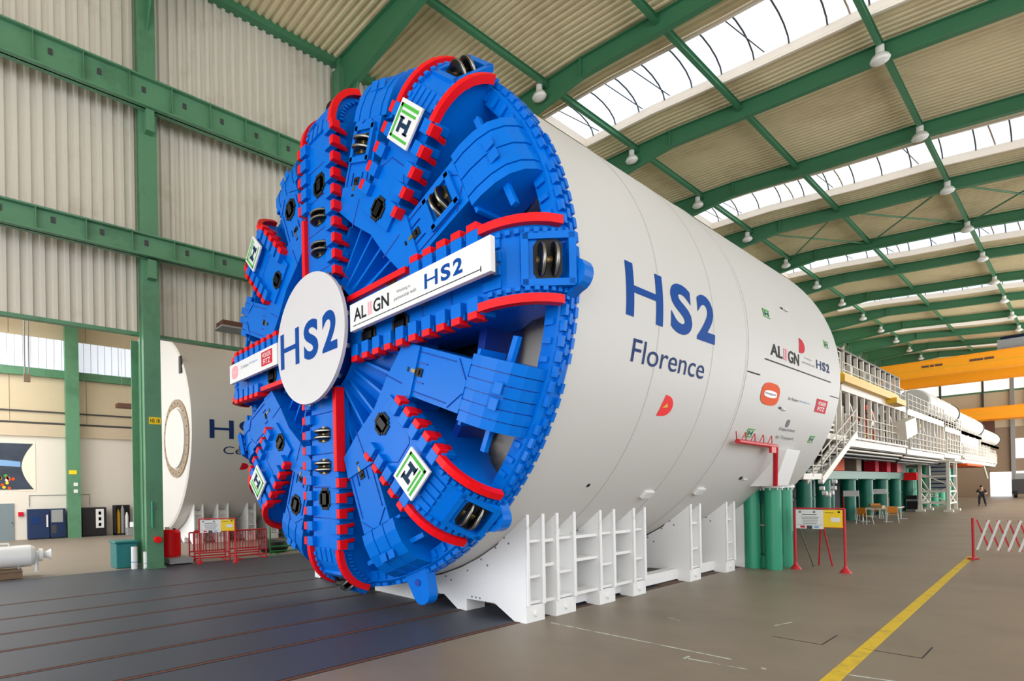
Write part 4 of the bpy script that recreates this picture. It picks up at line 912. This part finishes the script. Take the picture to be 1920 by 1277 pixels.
for k in range(6): m.box(-11.5+k*.8, -11.1+k*.8, 24, 27.5, 8.5, 8.8+.1*(k % 3), ['dark_grey', 'gantry_white', 'grey'][k % 3])
m.build('roof_units', g)
railing(g, GX+.1, 22, 32.6, 7.5, .9)
m = MB(); m.box(GX-1.2, GX+.3, 26.2, 28.8, 2.55, 2.68, 'gantry_white'); m.build('lower_platform', g); railing(g, GX+.3, 26.2, 28.6, 2.68, 1.3)
for x in (GX-.2, GX+.3): m = MB(); m.beam((x, 28.6, 2.5), (x, 34.2, 4.7), .06, .3, 'gantry_white'); m.build('stair_stringer', g)
m = MB()
for k in range(14): y = 28.8+5.2*k/13; m.box(GX-.2, GX+.3, y-.16, y+.16, 2.62+2.0*k/13, 2.66+2.0*k/13, 'gantry_white')
m.build('stair_treads', g)
m = MB()
for h in (.5, 1.0): m.tube((GX+.3, 28.6, 2.68+h), (GX+.3, 34.2, 4.85+h), .03, 'gantry_white', 8)
for k in range(6): y = 28.6+5.6*k/5; m.tube((GX+.3, y, 2.6+2.2*k/5), (GX+.3, y, 3.7+2.2*k/5), .03, 'gantry_white', 6)
m.build('stair_handrail', g)
rr = random.Random(9)
for k in range(7): m = MB(); a = pi*k/6; m.tube((GX+.25, 29.3+.7*cos(a)*1.4, 2.45-.55*sin(a)), (GX+.4, 29.3+.7*cos(a)*1.4, 2.45-.55*sin(a)), .09, 'white', 10); m.build('stair_lamp', g)
m = MB(); m.box(-12.2, GX-.9, 22, 32.8, 3.15, 4.3, 'dark_grey'); m.path([(GX-.7, 29.5, 2.6), (GX-.6, 32, 2.9), (GX-.5, 34.5, 3.9), (GX-.5, 36, 4.1)], .14, 'black', 10); m.path([(GX-.6, 29.5, 2.9), (GX-.5, 33, 3.3), (GX-.45, 35, 4.1)], .06, 'grey', 8); m.build('hose_bundle', g)
# second section
def section(y0, y1, lab, zd, zu, seed, equip=True):
    g = gantry(y0, y1, lab); rr = random.Random(seed)
    m = MB(); m.box(GI, GX, y0, y1, zd-.35, zd, 'gantry_white'); m.box(GI, GX-.1, y0, y1, zd-.4, zd-.35, 'grating'); m.build('deck', g)
    m = MB(); m.box(GX-.15, GX+.05, y0, y1, zu-.3, zu, 'gantry_white'); m.box(GI, GI+.2, y0, y1, zu-.3, zu, 'gantry_white'); m.box(GI, GX, y0, y1, zu-.06, zu, 'gantry_white'); m.build('upper_frame', g)
    n = int((y1-y0)/1.35)
    for i in range(n+1):
        y = y0+(y1-y0-.15)*i/n; m = MB(); m.box(GX-.12, GX+.02, y, y+.13, zd, zu-.3, 'gantry_white')
        if i % 3 == 1: m.beam((GX-.05, y, zu-.5), (GX-.05, y+1.1, zd+1.2), .06, .08, 'gantry_white')
        m.build('post', g)
    railing(g, GX+.12, y0+.2, y1-.2, zd, 1.1); railing(g, GX+.05, y0+.2, y1-.2, zu, 1.05)
    if equip:
        y = y0+.4; cols = ['white', 'grey', 'gantry_white', 'dark_grey', 'white', 'sky_blue', 'orange', 'gantry_white', 'machine_blue', 'grey']
        k = 0
        while y < y1-1.2:
            L = rr.uniform(.6, 1.6); m = MB(); h = rr.uniform(1.1, zu-zd-.5); x1 = GX-.3-rr.uniform(0, .5); c_ = cols[k % 10]
            m.box(x1-1.0, x1, y, y+L, zd, zd+h, c_); m.box(x1, x1+.02, y+.1, y+L-.1, zd+.15, zd+h-.15, rr.choice(['white', 'grey', 'gantry_white', 'dark_grey']))
            if k % 3 == 0: m.tube((x1-.4, y, zu-.5), (x1-.4, y+L, zu-.5), .12, 'steel', 10)
            m.build('equipment_cabinet', g, bevel=.02); y += L+rr.uniform(.15, .5); k += 1
        m = MB(); m.box(GI+.5, GX-1.6, y0, y1, zd, zu-.2, 'dark_grey'); m.build('shade_core', g)  # dark block added to give the gantry openings their shade
        for j in range(3):
            m = MB(); z = zd-.5-.16*j; m.tube((GX-.2-.15*j, y0, z), (GX-.2-.15*j, y1, z), .06, ['gantry_white', 'grey', 'black'][j], 8); m.build('pipe', g)
        m = MB()
        for j in range(46):
            y = rr.uniform(y0+.3, y1-.8); z = rr.uniform(zd+.1, zu-.7); x = GX-.22; q_ = rr.random(); mt = rr.choice(['gantry_white', 'white', 'grey', 'dark_grey', 'dark_grey', 'steel', 'sky_blue', 'orange', 'machine_blue', 'gold'])
            if q_ < .5: m.box(x-.1, x, y, y+rr.uniform(.15, .5), z, z+rr.uniform(.15, .5), mt)
            elif q_ < .8: m.tube((x, y, z), (x, y+rr.uniform(.5, 1.6), z+rr.choice([0, 0, -.2])), rr.uniform(.03, .08), mt, 7)
            else: m.tube((x, y, zd), (x, y, z+.5), .04, mt, 7)
        m.build('pipework', g)
    return g
g = section(33, 47.5, 'white gantry section with orange and blue gear below the yellow beam', 4.5, 7.0, 5)
m = MB(); m.box(GX-.1, GX+.3, 32.4, 44, 7.02, 7.36, 'gold'); m.box(GX-.05, GX+.25, 32.4, 44, 7.36, 7.44, 'yellow'); m.box(GX, GX+.5, 42, 44.5, 6.8, 7.1, 'gold'); m.build('yellow_beam', g)
m = MB(); m.box(GI, GX-.1, 33, 47, 8.72, 8.82, 'grating')
for k in range(12): m.box(GX-.25, GX-.1, 33+k*1.25, 33.12+k*1.25, 7.0, 8.72, 'gantry_white')
for k in range(9): m.box(GX-.8, GX-.4, 33.5+k*1.5, 34.4+k*1.5, 7.1, 7.9+.25*(k % 3), ['white', 'grey', 'gantry_white', 'sky_blue', 'dark_grey'][k % 5])
m.build('canopy', g)
m = MB(); m.obox((GX+.1, 46, 5.6), (0, 1.6, .25), (.4, 0, 0), (0, -.2, .5), 'gantry_white'); m.build('slanted_box', g, bevel=.02)
g = section(48, 62, 'white gantry section with white and grey cabinets below the first duct', 4.45, 6.9, 11)
g = section(62.4, 71, 'white gantry section behind the scaffold tower', 4.6, 6.6, 13)
g = section(72, 99, 'white gantry section with tall silos beyond the scaffold tower', 4.3, 4.75, 17, False)
for k, y in enumerate((73.5, 76, 78.5, 81, 83.5, 86)):
    m = MB(); m.lathe([(0, 0), (.95, 0), (1, .1), (1, 1.9), (.7, 2.05), (0, 2.1)], (GX-1.2, y, 4.76), (0, 0, 1), 'white' if k % 2 else 'shield_white', 24); tag(m.build('silo_tank'), '%s upright white silo tank on the far gantry deck' % ['first', 'second', 'third', 'fourth', 'fifth', 'sixth'][k], 'tank', 'white silo tanks on the gantry')
m = MB(); m.box(GX-1.5, GX+.2, 73, 84, 3.75, 3.95, 'orange'); m.build('orange_beam', g)
m = MB(); m.obox((GX-.6, 95, 4.9), (0, 5, -.25), (.6, 0, 0), (0, .05, .55), 'gantry_white'); m.build('conveyor_arm', g, bevel=.03)
m = MB(); m.tube((GX-.2, 89, 4.3), (GX-.2, 93, 2.6), .09, 'gantry_white', 8); m.build('strut', g)
# long ducts on top
DL = ['first and nearest white duct lying on top of the gantry', 'second white duct on top of the gantry, beyond the black joint', 'farthest thin white duct at the end of the gantry']
for i, (y0, y1, z, r) in enumerate(((58, 72, 8.4, .95), (72.8, 90, 8.1, .95), (90.8, 108, 7.6, .9))):
    o = thing('ventilation_duct', (GX-1.1, (y0+y1)/2, z-r), DL[i], 'duct', 'white ventilation ducts')
    m = MB(); m.lathe([(0, 0), (r*.9, 0), (r, .1), (r, y1-y0-.1), (r*.9, y1-y0), (0, y1-y0)], (GX-1.1, y0, z), (0, 1, 0), 'shield_white', 36); m.build('duct_body', o)
    m = MB(); m.lathe([(r+.01, 0), (r+.06, .05), (r+.06, .35), (r+.01, .4)], (GX-1.1, y1-.1, z), (0, 1, 0), 'black', 36)
    for k in range(1, 5): yk = y0+(y1-y0)*k/5; m.lathe([(r+.005, 0), (r+.03, .03), (r+.03, .08), (r+.005, .1)], (GX-1.1, yk, z), (0, 1, 0), 'gantry_white', 36)
    m.build('joint_band', o)
    m = MB()
    for yk in ((59, 63, 67, 70.5), (74.75, 79.75, 84.75, 89), (92, 95, 98))[i]: m.box(GX-1.8, GX-.3, yk-.09, yk+.09, (6.92, 4.77, 4.77)[i] if yk < 62 or i else 6.62, z-r+.15, 'gantry_white'); m.box(GX-.4, GX-.3, y0, y1, z-r-.35, z-r-.1, 'gantry_white')
    m.build('cradle_support', o)
# green pipe columns and beams carrying the gantry
proto = None; n = 0
SUP = [(x, y) for y in (26.5, 30, 33.4, 36.5, 40, 45.5, 50, 54.5, 59, 64, 72, 76, 80, 84, 88) for x in (-9.2, -11.2)]
for x, y in SUP:
    lab = 'green pipe column under the gantry, %s row, %s' % ('front' if x > -10 else 'rear', {26.5: 'hidden just behind the shield', 30: 'left of the stair lamps', 33.4: 'below the stair', 36.5: 'right of the stair foot', 40: 'left of the table', 45.5: 'behind the first chair', 50: 'behind the table', 54.5: 'behind the table end', 59: 'left of the grey box', 64: 'behind the scaffold tower', 72: 'first beyond the tower', 76: 'second beyond the tower', 80: 'third beyond the tower', 84: 'fourth beyond the tower', 88: 'last before the gate'}[y])
    h = 2.55 if y < 70 else 3.7
    if proto is None or y == 72 and x > -10:
        proto = thing('pipe_column', (x, y, 0), lab, 'column', 'green pipe columns under the gantry')
        m = MB(); m.tube((x, y, .04), (x, y, h), .33, 'teal_dark' if h < 3 else 'teal', 20); m.build('pipe', proto)
        m = MB(); m.tube((x, y, 0), (x, y, .04), .45, 'teal_dark', 16); m.tube((x, y, 1.55), (x, y, 1.63), .36, 'teal_dark', 20); m.tube((x, y, h), (x, y, h+.05), .45, 'teal_dark', 16); m.build('flange', proto)
    else: clone(proto, (x, y, 0), lab)
for i, (x, y0, y1) in enumerate(((-9.2, 36, 66), (-11.2, 25.5, 66))):
    m = MB(); m.box(x-.3, x+.3, y0, y1, 2.62, 3.1, 'fence_green' if 0 else 'teal_dark'); tag(m.build('support_beam'), ['long dark green beam lying on the front row of pipe columns', 'long dark green beam lying on the rear row of pipe columns'][i], 'beam', 'green beams under the gantry')
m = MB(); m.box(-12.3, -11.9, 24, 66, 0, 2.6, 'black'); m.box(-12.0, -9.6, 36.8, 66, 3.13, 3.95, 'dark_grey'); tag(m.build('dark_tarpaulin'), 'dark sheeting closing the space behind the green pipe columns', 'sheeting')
for i, (y, z, L, mt) in enumerate(((41, 3.25, 2.2, 'orange'), (46, 3.25, 1.2, 'far_brown'), (51, 3.3, 1.0, 'crimson'), (54.5, 3.2, 1.2, 'crimson'), (58, 3.25, 1.6, 'fence_red'))):
    m = MB(); m.box(-9.5, -8.9, y, y+L, 3.12, 3.12+.75, mt); m.box(-9.4, -9.0, y+.1, y+L-.1, 3.87, 3.95, 'grey'); tag(m.build('gear_crate', bevel=.02), ['orange crate on the green beam right of the hoses', 'brown crate on the green beam behind the table', 'crimson crate on the green beam, left of two', 'crimson crate on the green beam, right of two', 'bright red crate on the green beam beside the scaffold tower'][i], 'crate', 'crates on the green beam')
for i, (x, y, w_) in enumerate(((-8.7, 43.5, .1), (-8.9, 52, .1))):
    m = MB(); m.box(x-.35, x+.35, y, y+.06, 1.55, 1.9, 'white'); m.tube((x-.35, y+.03, 0), (x-.35, y+.03, 1.9), .03, 'crimson', 6); m.tube((x+.35, y+.03, 0), (x+.35, y+.03, 1.6), .03, 'grey', 6); tag(m.build('small_sign'), ['small white sign on posts behind the left chair', 'small white sign on posts behind the table end'][i], 'sign', 'small signs under the gantry')
# scaffold tower
o = thing('scaffold_tower', (-7.35, 63, 0), 'white steel scaffold tower with cross braces on the floor beside the gantry', 'tower')
TX0, TX1, TY0, TY1 = -8.1, -6.6, 61, 64.6
for x in (TX0, TX1):
    for y in (TY0, TY1): m = MB(); m.box(x-.09, x+.09, y-.09, y+.09, .1, 4.0, 'gantry_white'); m.cb((x, y, .08), (.5, .5, .16), 'gantry_white'); m.build('leg', o)
m = MB()
for z in (.6, 1.5, 2.7, 3.8):
    for y in (TY0, TY1): m.box(TX0, TX1, y-.06, y+.06, z, z+.12, 'gantry_white')
    for x in (TX0, TX1): m.box(x-.06, x+.06, TY0, TY1, z, z+.12, 'gantry_white')
m.box(TX0-.9, TX1+.4, TY0-.3, TY1+.4, 3.88, 4.03, 'gantry_white'); m.build('frame', o)
m = MB()
for x in (TX0, TX1):
    m.beam((x, TY0, .6), (x, TY1, 1.5), .08, .08, 'gantry_white'); m.beam((x, TY1, .6), (x, TY0, 1.5), .08, .08, 'gantry_white'); m.beam((x, TY0, 2.7), (x, TY1, 1.6), .08, .08, 'gantry_white')
m.beam((TX0, TY0, .65), (TX1, TY0, 1.9), .08, .08, 'gantry_white', (0, 1, 0)); m.beam((TX1, TY0, .65), (TX0, TY0, 1.9), .08, .08, 'gantry_white', (0, 1, 0)); m.beam((TX0, TY0, 3), (TX1+.2, TY0, 2.0), .08, .08, 'gantry_white', (0, 1, 0)); m.build('cross_brace', o)
m = MB(); m.box(TX0+.2, TX1-.3, TY1-.4, TY1, 1.65, 3.78, 'grey')
for k in range(6): m.box(TX0+.2, TX1-.3, TY1-.44, TY1-.4, 1.8+.33*k, 1.9+.33*k, 'machine_blue')
m.build('cable_rack', o)
m = MB(); m.box(-9.0, -8.2, 60.4, 60.8, 2.5, 3.1, 'red'); tag(m.build('red_sign'), 'bright red square board at the top left of the scaffold tower', 'board')
# table and chairs
o = thing('work_table', (-8.0, 46, 0), 'long pale work table under the gantry edge with items on it', 'table')
m = MB(); m.box(-8.5, -7.2, 44.2, 48.8, .74, .79, 'gantry_white'); m.build('table_top', o)
for x, y in ((-8.35, 44.4), (-7.35, 44.4), (-8.35, 48.6), (-7.35, 48.6)):
    m = MB(); m.tube((x, y, .03), (x, y, .74), .03, 'white', 8); m.beam((x-.1, y, .02), (x+.3, y, .02), .06, .04, 'white'); m.build('leg', o)
m = MB(); m.box(-8.1, -7.6, 45, 45.8, .79, .95, 'wood'); tag(m.build('parcel', bevel=.01), 'wooden box on the work table', 'box')
def chair(x, y, rz, lab, pr=[None]):
    if pr[0]:
        c = clone(pr[0], (x, y, 0), lab); c.rotation_euler.z = rz; return c
    o = thing('stacking_chair', (0, 0, 0), lab, 'chair', 'orange chairs at the work table')
    m = MB(); m.box(-.24, .24, -.22, .22, .44, .48, 'chair_orange'); m.build('seat', o, bevel=.01)
    m = MB(); m.prism([(-.24, -.26, .58), (.24, -.26, .58), (.24, -.32, .95), (-.24, -.32, .95)], (0, .03, 0), 'chair_orange'); m.build('backrest', o, bevel=.01)
    for sx in (-1, 1):
        m = MB(); m.path([(sx*.22, -.3, .9), (sx*.22, -.22, .45), (sx*.26, -.3, 0)], .018, 'white', 8); m.build('leg', o)
        m = MB(); m.path([(sx*.22, .2, .45), (sx*.26, .28, 0)], .018, 'white', 8); m.build('leg', o)
    pr[0] = o; o.location = (x, y, 0); o.rotation_euler.z = rz; return o
chair(-7.75, 41.6, R(-20), 'orange chair at the left end of the work table')
chair(-7.0, 44.0, R(10), 'orange chair with its back to the camera at the work table middle')
chair(-8.6, 49.4, R(200), 'orange chair facing the camera behind the far end of the table')
m = MB(); m.box(-9.0, -8.3, 62-.4, 63, .0, .95, 'grey'); m.box(-8.95, -8.35, 61.55, 61.6, .15, .8, 'black'); m.box(-9.0, -8.4, 61.8, 63, .95, 1.25, 'black'); tag(m.build('grey_container', bevel=.02), 'grey square container with a dark opening left of the scaffold tower', 'container')

# ================================================================== person far down the hall
o = thing('person', (-6.15, 76, 0), 'person in dark jacket and trousers standing far down the hall by the gate', 'person')
px, py = -6.15, 76.0
J = {'pelvis': (0, 0, 1.0), 'waist': (0, 0, 1.15), 'chest': (0, 0, 1.38), 'neck': (0, 0, 1.58), 'head': (0, -.02, 1.72), 'top': (0, -.02, 1.86),
     'hl': (-.11, 0, .98), 'kl': (-.14, -.03, .53), 'al': (-.16, 0, .09), 'tl': (-.18, -.16, .04), 'hr': (.11, 0, .98), 'kr': (.18, -.02, .53), 'ar': (.24, .02, .09), 'tr': (.27, -.14, .04),
     'sl': (-.2, 0, 1.5), 'el': (-.3, -.02, 1.22), 'wl': (-.2, -.2, 1.1), 'sr': (.2, 0, 1.5), 'er': (.31, .0, 1.22), 'wr': (.22, -.2, 1.1)}
E_ = [('pelvis', 'waist'), ('waist', 'chest'), ('chest', 'neck'), ('neck', 'head'), ('head', 'top'), ('pelvis', 'hl'), ('hl', 'kl'), ('kl', 'al'), ('al', 'tl'), ('pelvis', 'hr'), ('hr', 'kr'), ('kr', 'ar'), ('ar', 'tr'), ('chest', 'sl'), ('sl', 'el'), ('el', 'wl'), ('chest', 'sr'), ('sr', 'er'), ('er', 'wr')]
RAD = dict(pelvis=(.16, .11), waist=(.15, .11), chest=(.17, .12), neck=(.06, .06), head=(.1, .11), top=(.07, .08), hl=(.1, .1), hr=(.1, .1), kl=(.07, .07), kr=(.07, .07), al=(.045, .05), ar=(.045, .05), tl=(.045, .03), tr=(.045, .03), sl=(.07, .07), sr=(.07, .07), el=(.05, .05), er=(.05, .05), wl=(.035, .03), wr=(.035, .03))
def skin(name, keys, edges, root, mt, grow=0.):
    me = bpy.data.meshes.new(name); me.from_pydata([J[k] for k in keys], [(keys.index(a), keys.index(b)) for a, b in edges], []); b = bpy.data.objects.new(name, me); COL.objects.link(b)
    b.modifiers.new('skin', 'SKIN'); b.modifiers['skin'].use_smooth_shade = True
    s_ = b.modifiers.new('sub', 'SUBSURF'); s_.levels = 2; s_.render_levels = 2
    for i, k in enumerate(keys): d = me.skin_vertices[0].data[i]; d.radius = (RAD[k][0]+grow, RAD[k][1]+grow); d.use_root = (k == root)
    me.materials.append(MATS[mt]); b.parent = o; ORG[b] = V(px, py, 0); return b
ks = list(J); skin('body', ks, E_, 'pelvis', 'skin')
k2 = ['pelvis', 'hl', 'kl', 'al', 'hr', 'kr', 'ar']; skin('trousers', k2, [e_ for e_ in E_ if e_[0] in k2 and e_[1] in k2], 'pelvis', 'cloth_dark', .015)
k3 = ['pelvis', 'waist', 'chest', 'sl', 'el', 'sr', 'er']; skin('jacket', k3, [e_ for e_ in E_ if e_[0] in k3 and e_[1] in k3], 'waist', 'cloth_dark', .02)
m = MB(); m.lathe([(.115, -.03), (.118, .02), (.1, .07), (.06, .1), (0, .11)], (px, py-.01, 1.8), (0, 0, 1), 'black', 16); m.build('hair', o)
for s in (-.17, .255): m = MB(); m.box(px+s-.05, px+s+.05, py-.2, py+.07, 0, .09, 'black'); m.build('shoe', o, bevel=.02)
for sgn, k_ in ((-1, 'wl'), (1, 'wr')):
    m = MB(); c = V(px, py, 0)+V(*J[k_]); m.obox(c+V(0, -.05, 0), (.04, 0, 0), (0, .045, 0), (0, 0, .015), 'skin')
    for f_ in range(4): m.tube(c+V(-.03+.02*f_, -.09, 0), c+V(-.03+.02*f_-sgn*.01, -.15-.01*(f_ in (1, 2)), -.02), .009, 'skin', 6)
    m.tube(c+V(-sgn*.035, -.04, 0), c+V(-sgn*.07, -.09, 0), .01, 'skin', 6); m.build('hand', o)
# a dark vehicle by the gate at the right edge and bright crates in the yard
o = thing('forklift_truck', (-5.9, 112, 0), 'dark vehicle parked by the far gate at the right edge', 'vehicle')
m = MB(); m.box(-6.4, -4.2, 111, 114, .5, 2.4, 'dark_grey'); m.box(-6.2, -4.4, 111.2, 113, 2.4, 3.2, 'grey'); m.build('vehicle_body', o, bevel=.05)
for x in (-6.1, -4.6): m = MB(); m.tube((x-.15, 111.3, .5), (x+.15, 111.3, .5), .5, 'black', 20); m.build('wheel', o)
